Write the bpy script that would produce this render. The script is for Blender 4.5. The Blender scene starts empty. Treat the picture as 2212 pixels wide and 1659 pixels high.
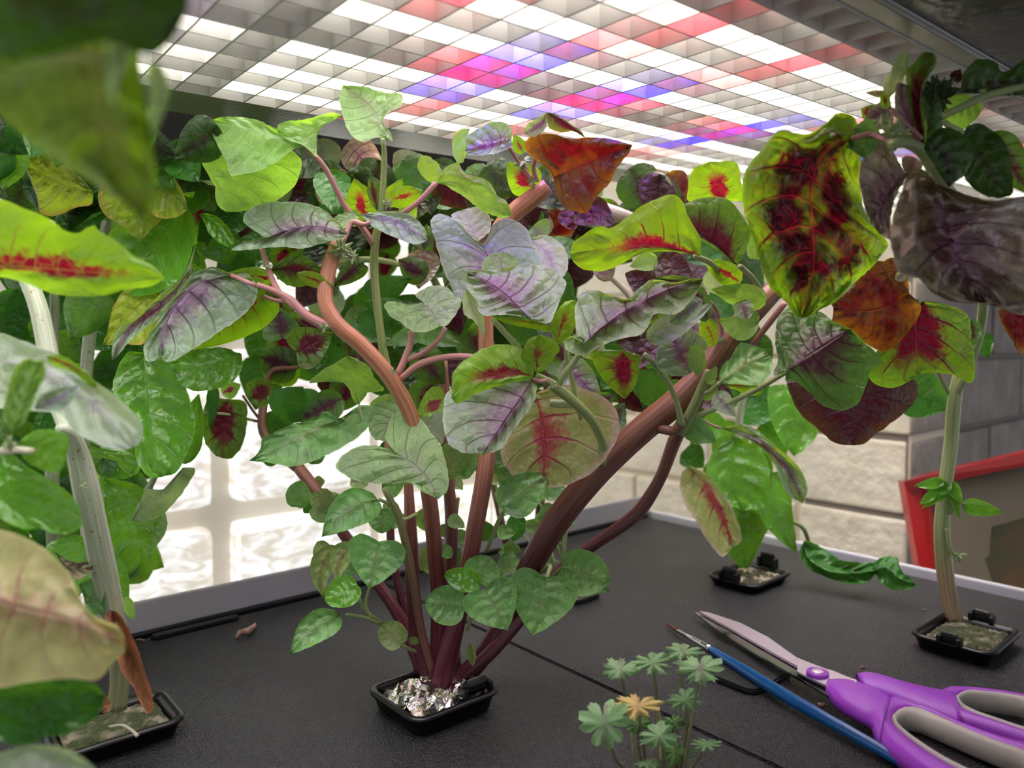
import bpy, bmesh, math, random
from mathutils import Vector, Matrix, noise
R = math.radians
random.seed(7)
C = bpy.context.scene.collection
S = bpy.context.scene

# ------------------------------------------------------------------ camera
F = 1600.0; CX, CY = 1106.0, 829.5; H = 0.16; TH = R(3.02)
CAMP = Vector((0, 0, H))
FW = Vector((0, math.cos(TH), -math.sin(TH))); RT = Vector((1, 0, 0)); DN = Vector((0, -math.sin(TH), -math.cos(TH)))
cd = bpy.data.cameras.new('camera'); cam = bpy.data.objects.new('camera', cd); C.objects.link(cam)
cam.location = CAMP; cam.rotation_euler = (R(90) - TH, 0, 0)
cd.sensor_width = 36; cd.lens = 36 * F / 2212; cd.clip_start = .005; cd.clip_end = 50
cd.dof.use_dof = True; cd.dof.focus_distance = .33; cd.dof.aperture_fstop = 10
S.camera = cam

def P(x, y, d):            # a point of the photograph at depth d (metres)
    return CAMP + FW * d + RT * ((x - CX) / F * d) + DN * ((y - CY) / F * d)
def DK(x, y, z=0.0):       # a point of the photograph on the horizontal plane z
    r = FW + RT * ((x - CX) / F) + DN * ((y - CY) / F)
    return CAMP + r * ((z - H) / r.z)

# ------------------------------------------------------------------ world and exposure
w = bpy.data.worlds.new('room'); S.world = w; w.use_nodes = True
w.node_tree.nodes['Background'].inputs[0].default_value = (.86, .9, 1, 1)
w.node_tree.nodes['Background'].inputs[1].default_value = .7
S.view_settings.view_transform = 'Standard'; S.view_settings.look = 'None'
S.view_settings.gamma = 1; S.view_settings.exposure = 0; S.view_settings.use_curve_mapping = False
cy = S.cycles
cy.use_adaptive_sampling = True; cy.adaptive_threshold = .09; cy.max_bounces = 7; cy.diffuse_bounces = 3; cy.glossy_bounces = 3; cy.transmission_bounces = 6; cy.transparent_max_bounces = 6
cy.sample_clamp_indirect = 6; cy.use_denoising = True
LAMP = 21                 # strength of the white diode strips
ld = bpy.data.lights.new('wall_fill', 'AREA'); ld.shape = 'RECTANGLE'; ld.size = .5; ld.size_y = .5; ld.energy = 15; ld.color = (1, .96, .88)
lo = bpy.data.objects.new('wall_fill', ld); C.objects.link(lo); lo.location = (-.35, .75, .95)     # added fill standing in for window light, out of view, brightens the brick wall
lo.rotation_euler = (Vector((.55, .62, .05)) - Vector((-.35, .75, .95))).to_track_quat('-Z', 'Y').to_euler()

# ------------------------------------------------------------------ materials
def lin(h):
    h = h.lstrip('#'); v = [int(h[i:i+2], 16) / 255 for i in (0, 2, 4)]
    return tuple(c / 12.92 if c <= .04045 else ((c + .055) / 1.055) ** 2.4 for c in v) + (1,)
class NT:
    def __init__(s, name):
        s.m = bpy.data.materials.new(name); s.m.use_nodes = True; s.t = s.m.node_tree; s.t.nodes.clear()
        s.out = s.t.nodes.new('ShaderNodeOutputMaterial')
    def n(s, ty, ins=None, **kw):
        x = s.t.nodes.new('ShaderNode' + ty)
        for k, v in kw.items(): setattr(x, k, v)
        if ins:
            for k, v in ins.items(): s.set(x.inputs[k], v)
        return x
    def set(s, sock, v):
        if isinstance(v, bpy.types.NodeSocket): s.t.links.new(v, sock)
        elif isinstance(v, bpy.types.Node): s.t.links.new(v.outputs[0], sock)
        else: sock.default_value = v
    def math(s, op, a, b=0.0, c=None, clamp=False):
        x = s.n('Math', operation=op, use_clamp=clamp); s.set(x.inputs[0], a); s.set(x.inputs[1], b)
        if c is not None: s.set(x.inputs[2], c)
        return x.outputs[0]
    def mix(s, f, a, b):
        x = s.n('Mix', data_type='RGBA'); s.set(x.inputs[0], f); s.set(x.inputs[6], a); s.set(x.inputs[7], b)
        return x.outputs[2]
    def ss(s, x, a, b):     # smoothstep map range
        m = s.n('MapRange', interpolation_type='SMOOTHSTEP'); s.set(m.inputs[0], x); s.set(m.inputs[1], a); s.set(m.inputs[2], b)
        return m.outputs[0]

def simple(name, col, rough=.5, metal=0, bump=0, bscale=200, col2=None, cscale=60, trans=0, spec=.5, emit=None, estr=0, cmin=.4, cmax=.6, detail=4, bdist=.001):
    t = NT(name); co = t.n('TexCoord').outputs['Object']
    b = t.n('BsdfPrincipled', {'Roughness': rough, 'Metallic': metal, 'Specular IOR Level': spec})
    base = lin(col)
    if col2:
        nz = t.n('TexNoise', {'Vector': co, 'Scale': cscale, 'Detail': detail})
        base = t.mix(t.ss(nz.outputs[0], cmin, cmax), lin(col), lin(col2))
    t.set(b.inputs['Base Color'], base)
    if emit: t.set(b.inputs['Emission Color'], lin(emit)); b.inputs['Emission Strength'].default_value = estr
    if bump:
        nz = t.n('TexNoise', {'Vector': co, 'Scale': bscale, 'Detail': 3})
        bp = t.n('Bump', {'Strength': bump, 'Distance': bdist, 'Height': nz.outputs[0]}); t.set(b.inputs['Normal'], bp)
    o = b.outputs[0]
    if trans:
        tr = t.n('BsdfTranslucent'); t.set(tr.inputs[0], base)
        mx = t.n('MixShader'); t.set(mx.inputs[0], trans); t.set(mx.inputs[1], o); t.set(mx.inputs[2], tr); o = mx.outputs[0]
    t.set(t.out.inputs[0], o)
    return t.m

def leafmat(name, top, bot, trans, btop=None, btrans=None, ext=0.0, soft=.3, vein=None, vtrans=None, vw=.5, N=7, rough=.42, gloss=.5, bump=.6, patch=0.0, tf=.45, vlen=1.0, seed=0, bbot=None, mott=.25, rim=None, bv0=0.0, feath=.35, vmix=.5):
    t = NT(name); tc = t.n('TexCoord'); uv = t.n('SeparateXYZ', {0: tc.outputs['UV']}); co = tc.outputs['Object']
    nz = t.n('TexNoise', {'Vector': co, 'Scale': 130.0, 'Detail': 3.0}); nf = nz.outputs[0]
    nl = t.n('TexNoise', {'Vector': co, 'Scale': 45.0, 'Detail': 2.0}).outputs[0]
    a = t.math('ABSOLUTE', t.math('MULTIPLY_ADD', uv.outputs[0], 2.0, -1.0)); v = uv.outputs[1]
    # lateral veins leave the midrib and bend towards the tip
    s = t.math('SUBTRACT', v, t.math('MULTIPLY', t.math('POWER', a, 1.3), .20))
    s = t.math('ADD', s, t.math('MULTIPLY', nf, .035))
    fr = t.math('ABSOLUTE', t.math('SUBTRACT', t.math('FRACT', t.math('MULTIPLY', s, float(N))), .5))   # 0 on the vein
    fr = t.math('ABSOLUTE', t.math('SUBTRACT', fr, 0.0))
    lat = t.math('SUBTRACT', 1.0, t.ss(fr, .02 * vw, .13 * vw))
    lat = t.math('MULTIPLY', lat, t.math('SUBTRACT', 1.0, t.math('MULTIPLY', a, .75)))
    mid = t.math('SUBTRACT', 1.0, t.ss(a, .015 * vw, .07 * vw))
    vo = t.n('TexVoronoi', {'Vector': co, 'Scale': 230.0}, feature='DISTANCE_TO_EDGE')
    net = t.math('SUBTRACT', 1.0, t.ss(vo.outputs[0], 0.0, .09))
    veins = t.math('MAXIMUM', mid, lat)
    allv = t.math('MAXIMUM', veins, t.math('MULTIPLY', net, .5))
    # blotch along the midrib, feathering out along the veins
    reach = t.math('MULTIPLY', t.math('SINE', t.math('MULTIPLY', t.math('ADD', t.math('MULTIPLY', v, .85), .08), math.pi)), ext)
    reach = t.math('ADD', reach, t.math('MULTIPLY', lat, feath if ext > 0 else 0))
    reach = t.math('ADD', reach, t.math('MULTIPLY', t.math('SUBTRACT', nl, .5), .8))
    reach = t.math('ADD', reach, t.math('MULTIPLY', t.math('SUBTRACT', t.n('TexNoise', {'Vector': co, 'Scale': 420.0, 'Detail': 3.0}).outputs[0], .5), .55))
    bl = t.ss(t.math('SUBTRACT', reach, a), -soft * .5, soft)
    if bv0: bl = t.math('MULTIPLY', bl, t.math('SUBTRACT', 1.0, t.ss(v, bv0, bv0 + .3)))
    if patch: bl = t.math('MULTIPLY', bl, t.math('SUBTRACT', 1.0, t.math('MULTIPLY', t.ss(t.n('TexNoise', {'Vector': co, 'Scale': 75.0, 'Detail': 2.0}).outputs[0], .48, .62), patch)))
    if ext <= 0: bl = 0.0
    vary = t.ss(nl, .3, .7)
    def tone(c, k): return tuple(min(1, x * k) for x in c[:3]) + (1,)
    def build(base, blc, vc):
        b = t.mix(vary, tone(lin(base), 1 - mott), tone(lin(base), 1 + mott))
        if rim: b = t.mix(t.ss(a, .8, 1.0), b, lin(rim))
        if blc: b = t.mix(bl, b, lin(blc))
        if vc: b = t.mix(t.math('MULTIPLY', allv, vmix), b, lin(vc))
        if not rim: b = t.mix(t.math('MULTIPLY', t.ss(a, .95, 1.0), .5), b, tone(lin(base), 1.7))
        return b
    back = t.n('NewGeometry').outputs['Backfacing']
    ct = build(top, btop, vein); cb = build(bot, bbot or btop, vein)
    crf = t.mix(back, ct, cb)
    ctr = build(trans, btrans, vtrans or vein)
    p = t.n('BsdfPrincipled', {'Roughness': rough, 'Specular IOR Level': gloss}); t.set(p.inputs['Base Color'], crf)
    ht = t.math('SUBTRACT', t.math('MULTIPLY', vo.outputs[0], .9), t.math('MULTIPLY', veins, .9))
    ht = t.math('ADD', ht, t.math('MULTIPLY', nl, .8))
    bp = t.n('Bump', {'Strength': bump, 'Distance': .0012, 'Height': ht}); t.set(p.inputs['Normal'], bp)
    tr = t.n('BsdfTranslucent'); t.set(tr.inputs[0], ctr); t.set(tr.inputs[1], bp)
    mx = t.n('MixShader'); t.set(mx.inputs[0], tf); t.set(mx.inputs[1], p); t.set(mx.inputs[2], tr)
    t.set(t.out.inputs[0], mx)
    return t.m

M = {}
M['am'] = leafmat('amaranth_leaf', '#9ab88c', '#8fa070', '#a8d820', '#7a5872', '#a8142e', .36, .42, '#6a3a52', '#a83a30', .4, 6, .36)
M['amv'] = leafmat('amaranth_leaf_violet', '#8aa487', '#8fa380', '#a2cc30', '#7c667f', '#99204a', .46, .5, '#6c5468', '#8a2a40', .42, 6, .34, bump=.9, vmix=.45)
M['amg'] = leafmat('amaranth_leaf_green', '#84b15e', '#84aa50', '#a4dc3c', None, None, 0, .3, '#b3d09a', '#c6ea70', .35, 6, .4)
M['amh'] = leafmat('amaranth_leaf_heart', '#8db077', '#8aa868', '#98cc40', '#8a8f7c', '#a0a040', .18, .4, '#a8c69a', '#c0e080', .35, 6, .4, bump=.9)
M['amb'] = leafmat('amaranth_leaf_bright', '#86b04a', '#84a83c', '#9cde14', '#7a2838', '#b40c30', .26, .14, '#a8c860', '#d0283c', .4, 8, .4, bv0=.5, feath=.5, vmix=.4)
M['amj'] = leafmat('amaranth_leaf_lime', '#86b03a', '#84a83c', '#a4e018', '#7a2030', '#a80a28', .36, .14, '#98c040', '#b8e048', .3, 9, .45, bv0=.66, mott=.12, feath=.6)
M['amd'] = leafmat('amaranth_leaf_dark_green', '#47753a', '#4e7434', '#7cb428', '#4a2a3e', '#6a1028', .5, .4, '#3c2030', '#8a2434', .45, 6, .38, bump=.8)
M['low'] = leafmat('amaranth_leaf_low', '#68a052', '#6c9a54', '#88bb4a', '#788658', '#8a9040', .1, .4, '#9cc48c', '#a8cc70', .3, 6, .34, bump=.6, tf=.3)
M['lowp'] = leafmat('amaranth_leaf_low_pale', '#86a05c', '#86a050', '#9cb858', '#907a50', '#a08040', .2, .5, '#aabb80', '#b0cc80', .3, 6, .42, tf=.35)
M['bas'] = leafmat('basil_leaf', '#5c9e2c', '#6ca640', '#94d024', None, None, 0, .3, '#7cb050', '#a4dc48', .3, 5, .2, .62, bump=.5, tf=.35, mott=.2)
M['basy'] = leafmat('basil_leaf_yellow', '#a3bb3a', '#a0b440', '#c4dc30', None, None, 0, .3, '#b9cf68', '#dcec70', .3, 6, .3, .5, bump=.9, rim='#c8b04a')
M['basd'] = leafmat('basil_leaf_shade', '#347424', '#3f7a2c', '#5c9a20', None, None, 0, .3, '#4f8a40', '#78b040', .3, 5, .3, .5, tf=.35)  # darker copy of the basil leaf, shade put into its colour
M['pal'] = leafmat('amaranth_leaf_pale', '#b4c4ae', '#a4b890', '#b8dc70', '#9a8ca8', '#b09060', .1, .5, '#c8d4c0', '#d4ecb0', .3, 5, .36, bump=.6)
M['lav'] = leafmat('amaranth_leaf_lavender', '#88a494', '#98a080', '#b0cc60', '#8c7eb0', '#a05070', .38, .5, '#7c6c98', '#a06080', .36, 5, .32, bump=.8, vmix=.4)
M['hero'] = leafmat('amaranth_leaf_marbled', '#4c7a2c', '#4e7828', '#98d81c', '#1e1420', '#4c0c16', .86, .25, '#8c1838', '#d01c3c', .5, 8, .34, bump=1.0, patch=.34, tf=.45, feath=.55, vmix=.52)
M['crp'] = leafmat('amaranth_leaf_crumpled', '#c4b8a4', '#b6b092', '#98a048', '#98748a', '#7c2848', .5, .7, '#a04a8a', '#a03060', .5, 7, .3, .6, bump=1.0, tf=.15)
M['red'] = leafmat('amaranth_leaf_red', '#3c2e1c', '#46301e', '#b08410', '#2c1018', '#84140c', 1.0, .5, '#8c1830', '#b0203c', .4, 7, .34, bump=.9, patch=.4, tf=.42)
M['rdv'] = leafmat('amaranth_leaf_red_veined', '#4d7628', '#4e7428', '#86c01c', '#46101c', '#80102a', .55, .2, '#8c1638', '#c41c48', .5, 6, .36, bump=.9, tf=.42, bv0=.62, feath=.55)
M['mar'] = leafmat('amaranth_leaf_maroon', '#3c2a30', '#3a2a28', '#6c4a20', '#3a1824', '#5c1020', .8, .5, '#5c2440', '#701830', .5, 6, .4, bump=.9, patch=.4, tf=.3)
M['drk'] = leafmat('amaranth_leaf_shade', '#24401c', '#2a4620', '#52801c', '#2a1a22', '#401018', .25, .4, '#36542c', '#6a9038', .4, 6, .36, bump=.8, tf=.35)  # leaves away from the lamp: their shadow is put into the dark green
M['blu'] = leafmat('amaranth_leaf_blurred', '#4c6418', '#465c18', '#789c14', '#4a3420', '#5a4a14', .18, .6, '#7e9440', '#90b040', .5, 4, .4, bump=.4, tf=.5)
M['blc'] = leafmat('amaranth_leaf_bleached', '#c8c48a', '#b8b46a', '#d8d480', '#a87060', '#b86a60', .2, .4, '#c48a90', '#d0a080', .5, 5, .42, bump=.4, mott=.15)
M['pnk'] = leafmat('amaranth_leaf_pale_red_ribbed', '#98ac62', '#98a65c', '#c4cc70', '#a04a48', '#b02c38', .26, .25, '#b04858', '#c03850', .5, 5, .42, bump=.7, mott=.12, rim='#c8b89a')
M['brn'] = leafmat('dead_leaf', '#bc8a62', '#a87450', '#a06038', None, None, 0, .3, '#9a6444', '#8a5030', .4, 8, .6, .3, bump=1.0, tf=.2)
M['dry'] = leafmat('dry_leaf', '#a09878', '#948c6a', '#a09860', None, None, 0, .3, '#4a4436', '#5a5240', .4, 4, .6, .3, bump=1.0, tf=.2)
M['par'] = leafmat('seedling_leaf', '#8ab880', '#80a868', '#a0cc60', '#7a7a70', '#909050', .12, .3, '#a8cc98', '#b8dc90', .3, 5, .5, .4, bump=.3, tf=.3, mott=.15)
M['pary'] = leafmat('seedling_leaf_yellow', '#dccb82', '#d0bc68', '#e4d470', '#cda868', '#c8985a', .15, .3, '#dcc880', '#e0cc80', .3, 5, .5, .4, bump=.3, tf=.3, mott=.15)
def stemmat(name, lo, hi, z0, z1, rough=.38, spots=None, green=None):
    t = NT(name); tc = t.n('TexCoord'); co = tc.outputs['Object']; z = t.n('SeparateXYZ', {0: co}).outputs[2]
    c = t.mix(t.ss(z, z0, z1), lin(lo), lin(hi))
    mp = t.n('Mapping', {0: tc.outputs['UV']}); mp.inputs[3].default_value = (9, .7, 1)
    nz = t.n('TexNoise', {'Vector': mp.outputs[0], 'Scale': 1.0, 'Detail': 3.0}).outputs[0]
    c2 = t.n('HueSaturation', {'Color': c, 'Value': 1.35, 'Saturation': .85}).outputs[0]
    c = t.mix(t.ss(nz, .42, .64), c, c2)
    if spots:
        vo = t.n('TexNoise', {'Vector': co, 'Scale': 420.0}).outputs[0]; c = t.mix(t.ss(vo, .66, .7), c, lin(spots))
    b = t.n('BsdfPrincipled', {'Roughness': rough, 'Base Color': c, 'Subsurface Weight': 0.0})
    bp = t.n('Bump', {'Strength': .35, 'Distance': .0012, 'Height': nz}); t.set(b.inputs['Normal'], bp)
    t.set(t.out.inputs[0], b); return t.m
M['stem'] = stemmat('red_stem', '#5c1426', '#b87c58', .03, .15)
M['stemd'] = stemmat('brown_stem', '#54202a', '#82583f', .03, .14)
M['stemg'] = stemmat('green_stem', '#7a5040', '#8ea05a', .03, .12)
M['stemp'] = stemmat('pale_stem', '#93986a', '#c3ceaa', .02, .10, spots='#b08a4a')
M['stemc'] = stemmat('cream_stem', '#a8906e', '#a8ba74', .015, .06)
M['petr'] = stemmat('petiole_pink', '#b4746a', '#b8807a', 0, .1)
M['petg'] = stemmat('petiole_green', '#93a868', '#a3b474', 0, .1)
M['petc'] = stemmat('petiole_cream', '#c8c4a4', '#d2ccae', 0, .1)
M['bud'] = simple('flower_bud', '#8aa060', .7, col2='#a9b98a', cscale=300, bump=1, bscale=500)
M['budd'] = simple('flower_bud_dark', '#2e4420', .7, col2='#4a6030', cscale=300, bump=1, bscale=500)

# ------------------------------------------------------------------ object helpers
def link(o, parent=None):
    C.objects.link(o)
    if parent is not None: o.parent = parent
    return o
def off(parent):           # world position of the top-level thing a part belongs to
    v = Vector((0, 0, 0))
    while parent is not None: v += parent.location; parent = parent.parent
    return v
def thing(name, loc, label, cat, group=None):
    o = bpy.data.objects.new(name, None); o.empty_display_size = .01; o.location = loc; C.objects.link(o)
    o['label'] = label; o['category'] = cat
    if group: o['group'] = group
    return o
def tag(o, label=None, cat=None, group=None, kind=None):
    for k, v in (('label', label), ('category', cat), ('group', group), ('kind', kind)):
        if v: o[k] = v
    return o
def mesh(name, vs, fs, mat, parent=None, smooth=True, uvs=None, label=None, origin=None):
    me = bpy.data.meshes.new(name)
    o0 = off(parent) if parent is not None else (Vector(origin) if origin is not None else Vector((0, 0, 0)))
    me.from_pydata([Vector(v) - o0 for v in vs], [], fs)
    if smooth: me.polygons.foreach_set('use_smooth', [True] * len(me.polygons))
    if uvs:
        l = me.uv_layers.new(name='UVMap')
        idx = [0] * len(me.loops); me.loops.foreach_get('vertex_index', idx)
        buf = []
        for i in idx: buf += uvs[i]
        l.data.foreach_set('uv', buf)
    me.materials.append(mat)
    o = bpy.data.objects.new(name, me); link(o, parent)
    if parent is None and origin is not None: o.location = origin
    if label: o['label'] = label
    return o
def box(name, c, ax, ay, az, mat, parent=None, bev=0, label=None):
    """box centred at c with half-axis vectors ax, ay, az"""
    c = Vector(c); bm = bmesh.new(); vs = []
    for k in (-1, 1):
        for j in (-1, 1):
            for i in (-1, 1): vs.append(bm.verts.new(ax * i + ay * j + az * k))
    for f in ((0, 2, 3, 1), (4, 5, 7, 6), (0, 1, 5, 4), (2, 6, 7, 3), (0, 4, 6, 2), (1, 3, 7, 5)): bm.faces.new([vs[i] for i in f])
    bmesh.ops.recalc_face_normals(bm, faces=bm.faces)
    if bev: bmesh.ops.bevel(bm, geom=bm.edges[:], offset=bev, segments=2, affect='EDGES', profile=.6)
    me = bpy.data.meshes.new(name); bm.to_mesh(me); bm.free(); me.materials.append(mat)
    o = bpy.data.objects.new(name, me); link(o, parent); o.location = c - off(parent)
    if label: o['label'] = label
    return o
def cr(pts, n):            # Catmull-Rom resampling by chord length
    pts = [tuple(p) for p in pts]; q = [pts[0]]
    for p in pts[1:]:
        if sum((a - b) ** 2 for a, b in zip(p[:2], q[-1][:2])) > .5: q.append(p)
    pts = q
    if len(pts) < 2: return [pts[0]] * (n + 1)
    D = len(pts[0]); L = [0]
    for a, b in zip(pts, pts[1:]): L.append(L[-1] + math.dist(a[:2], b[:2]))
    out = []; k = 0
    ext = [tuple(2 * pts[0][i] - pts[1][i] for i in range(D))] + pts + [tuple(2 * pts[-1][i] - pts[-2][i] for i in range(D))]
    for i in range(n + 1):
        s = L[-1] * i / n
        while k < len(pts) - 2 and s > L[k + 1]: k += 1
        t = (s - L[k]) / max(1e-9, L[k + 1] - L[k]); p0, p1, p2, p3 = ext[k:k + 4]
        l1 = L[k + 1] - L[k]
        m = []
        for j in range(D):
            la = math.dist(p0[:2], p1[:2]) or 1; lb = math.dist(p2[:2], p3[:2]) or 1
            m1 = ((p1[j] - p0[j]) / la * l1 + (p2[j] - p1[j])) / 2; m2 = ((p2[j] - p1[j]) + (p3[j] - p2[j]) / lb * l1) / 2
            t2, t3 = t * t, t * t * t
            m.append((2 * t3 - 3 * t2 + 1) * p1[j] + (t3 - 2 * t2 + t) * m1 * .9 + (-2 * t3 + 3 * t2) * p2[j] + (t3 - t2) * m2 * .9)
        out.append(tuple(m))
    return out
def pp(s):
    if not isinstance(s, str): return [tuple(p) + (0,) * (3 - len(p)) for p in s]
    r = []
    for w_ in s.split():
        v = [float(k) for k in w_.split(',')]; r.append(tuple(v) + (0,) * (3 - len(v)))
    return r
def tube(parent, name, pts, mat, seg=10, label=None, knob=0, n=None):
    """pts: (x, y, depth m, radius px) in the photograph's frame"""
    pts = [tuple(p) for p in pts]; n = n or max(6, 5 * (len(pts) - 1))
    q = cr(pts, n); cs = [P(a[0], a[1], a[2]) for a in q]; rs = [a[3] * a[2] / F for a in q]
    return tube3(parent, name, cs, rs, mat, seg, label, knob)
def tube3(parent, name, cs, rs, mat, seg=10, label=None, knob=0, origin=None):
    vs = []; fs = []; up = None; uvs = []; ln = 0
    for i, c in enumerate(cs):
        tg = (cs[min(i + 1, len(cs) - 1)] - cs[max(i - 1, 0)]).normalized()
        if up is None: up = tg.orthogonal().normalized()
        up = (up - tg * up.dot(tg)).normalized(); sd = tg.cross(up)
        if i: ln += (cs[i] - cs[i - 1]).length
        for k in range(seg):
            uvs.append((1 - abs(1 - 2 * k / seg), ln * 30))
            a = 2 * math.pi * k / seg; rr = rs[i] * (1 + knob * math.sin(a * 3 + 1))
            vs.append(c + (up * math.cos(a) + sd * math.sin(a)) * rr)
    for i in range(len(cs) - 1):
        for k in range(seg):
            a, b = i * seg + k, i * seg + (k + 1) % seg; fs.append((a, b, b + seg, a + seg))
    fs.append(tuple(range(seg))[::-1]); fs.append(tuple(range((len(cs) - 1) * seg, len(cs) * seg)))
    return mesh(name, vs, fs, mat, parent, label=label, origin=origin, uvs=uvs)

rl = random.Random(3)
def leaf(pl, mat, d, tx, ty, m, a, b, fold=.18, puck=.05, wave=.03, nv=26, nu=8, name='leaf', label=None, pet=None, petr=5, petm=None, N=6, curl=0.0, crump=.03, rag=1.2, flip=False):
    """one leaf: midrib m, left edge a, right edge b traced base to tip; d depth of its middle, tx, ty how much it recedes
    to the right and downwards; fold, puck, wave give the blade its relief"""
    m = pp(m); a = [m[0]] + pp(a) + [m[-1]]; b = [m[0]] + pp(b) + [m[-1]]
    mm, aa, bb = cr(m, nv), cr(a, nv), cr(b, nv)
    xs = [p[0] for p in aa + bb]; ys = [p[1] for p in aa + bb]; xc = (min(xs) + max(xs)) / 2; yc = (min(ys) + max(ys)) / 2
    Lp = sum(math.dist(p[:2], q[:2]) for p, q in zip(mm, mm[1:])); ph = rl.uniform(0, 6.28)
    vs = []; uv = []; fs = []
    def dep(x, y): return d * (1 + (tx * (x - xc) + ty * (y - yc)) / F)
    for i in range(nv + 1):
        v = i / nv
        for j in range(-nu, nu + 1):
            u = j / nu; E = (aa if u < 0 else bb)[i]; k = abs(u)
            g = [mm[i][c] * (1 - k) + E[c] * k for c in range(3)]
            w_ = math.dist(mm[i][:2], E[:2]) / F * d
            if k > .99 and 0 < i < nv:
                g[0] += rl.uniform(-rag, rag); g[1] += rl.uniform(-rag, rag)
            z = dep(g[0], g[1]) + g[2] / 1000
            sg = 1 if ty > 0 else -1
            z += sg * fold * w_ * (k ** 1.5)
            s = v - .2 * k ** 1.3
            z -= sg * puck * Lp / F * d * (abs(math.sin(math.pi * s * N)) ** .8) * math.sin(math.pi * min(1, k * 1.02)) * .55
            z += wave * Lp / F * d * math.sin(v * 11 + ph + (2 if u < 0 else 0)) * k * k
            z += crump * Lp / F * d * noise.noise(Vector((u * 2.6, v * 6.5, ph * 9))) * min(1, k * 3)
            if crump > .06: z += crump * .6 * Lp / F * d * noise.noise(Vector((u * 6, v * 13, ph * 5)))
            z += curl * Lp / F * d * (v - .5) ** 2 * 4
            vs.append(P(g[0], g[1], z)); uv.append(((u + 1) / 2, v))
    W = 2 * nu + 1
    for i in range(nv):
        for j in range(W - 1):
            q = i * W + j; fs.append((q, q + 1, q + W + 1, q + W))
    nz = sum(((vs[f[1]] - vs[f[0]]).cross(vs[f[3]] - vs[f[0]])).z for f in fs[::7])
    if (nz < 0) != flip: fs = [f[::-1] for f in fs]
    o = mesh(name, vs, fs, M[mat], pl, uvs=uv, label=label)
    if pet:
        b0 = (m[0][0], m[0][1], dep(m[0][0], m[0][1]) + m[0][2] / 1000, petr * .85)
        q = [b0] + [tuple(t) + (petr,) if len(t) == 3 else tuple(t) for t in pet]
        if len(q) == 2:
            q.insert(1, tuple((q[0][c] + q[1][c]) / 2 + (0, 4, 0, 0)[c] for c in range(4)))
        pe = tube(None, 'petiole', q, M[petm or 'petr'], 8)
        # parent to the blade as a sub-part
        off0 = off(o); me = pe.data
        for v_ in me.vertices: v_.co -= off0
        pe.parent = o
    return o
SH = {'ov': [(.0, .3), (.08, .72), (.25, 1), (.48, .93), (.7, .66), (.88, .3)],
      'co': [(-.07, .3), (-.08, .7), (.08, 1), (.33, .97), (.6, .7), (.84, .32)],
      'rd': [(-.02, .4), (.12, .85), (.38, 1), (.64, .9), (.85, .58), (.96, .25)],
      'el': [(.03, .2), (.15, .6), (.38, 1), (.6, .95), (.8, .6), (.93, .25)]}
def G(pl, mat, x0, y0, x1, y1, wd, d, tx=0, ty=-.5, sh='ov', bend=0, asym=1.0, **k):
    """a leaf of a stock outline from base (x0, y0) to tip (x1, y1), half width wd px"""
    L = math.dist((x0, y0), (x1, y1)); ux, uy = (x1 - x0) / L, (y1 - y0) / L; px, py = -uy, ux
    def pt(v, s): 
        o = bend * L * math.sin(math.pi * max(0, min(1, v)))
        return (x0 + ux * v * L + px * (s * wd + o), y0 + uy * v * L + py * (s * wd + o))
    m = [pt(v, 0) for v in (0, .33, .66, 1)]
    a = [pt(v, -w_ * asym) for v, w_ in SH[sh]]; b = [pt(v, w_ / asym) for v, w_ in SH[sh]]
    k.setdefault('nv', 16); k.setdefault('nu', 5); k.setdefault('rag', .8)
    return leaf(pl, mat, d, tx, ty, m, a, b, **k)
# ================================================================== SETTING
cor = DK(1400, 1116); lf = DK(289, 1381); rt = DK(2212, 1320)
E1 = (lf - cor).normalized()                       # along the rear rim towards the left
E2 = Vector((-E1.y, E1.x, 0)); E2 = E2 if E2.dot(rt - cor) > 0 else -E2   # along the right rim towards the camera
UP = Vector((0, 0, 1))
def rot2(v): return v
M['cream'] = simple('cream_paint', '#d9cfbd', .7, bump=.3, bscale=60)
M['wallp'] = simple('window_trim_paint', '#e9e0d0', .6)
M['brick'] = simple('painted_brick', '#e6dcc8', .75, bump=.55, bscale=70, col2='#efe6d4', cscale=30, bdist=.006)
M['brick_shade'] = simple('shaded_brick', '#8d8178', .75, bump=.55, bscale=70, col2='#9c928a', cscale=20, bdist=.006)  # same brick as the lit face, shade put into a greyer colour
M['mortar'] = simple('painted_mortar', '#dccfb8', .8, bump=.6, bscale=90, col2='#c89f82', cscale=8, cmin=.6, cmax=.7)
M['mortar_shade'] = simple('shaded_mortar', '#7b7069', .8, bump=.6, bscale=90)  # mortar of the shaded face, darkened in its colour to show shade
M['dkwall'] = simple('wall_shade_and_ceiling', '#2a2622', .8)  # shade above the window put into a dark wall colour; ceiling shares it
M['floor'] = simple('room_floor', '#8b7a66', .7)

# the floor of the room and the walls around the tray
WB = cor - E2 * .34                                 # a point on the rear wall
def wallbox(name, c, ax, ay, az, mat, par=None): return box(name, c, ax, ay, az, mat, par)
fl = wallbox('floor', Vector((0, .4, -.86)), Vector((3, 0, 0)), Vector((0, 3, 0)), Vector((0, 0, .02)), M['floor']); tag(fl, 'plain brown room floor far below the tray', kind='structure')
# rear wall: cream frame with a big glass block window
wz0, wz1 = -.213, .357
TN = -E2
def wp(s, z, dpt=0): return WB + E1 * s + UP * z + TN * dpt
wb = wallbox('wall_back', wp(.4, -.52, .06), E1 * 2.0, TN * .05, UP * .305, M['cream']); tag(wb, 'cream wall below the glass block window', kind='structure')
wt = wallbox('wall_back', wp(.4, wz1 + .75, .06), E1 * 2.0, TN * .05, UP * .75, M['dkwall']); tag(wt, 'dark shaded wall above the glass block window', kind='structure')
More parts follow.
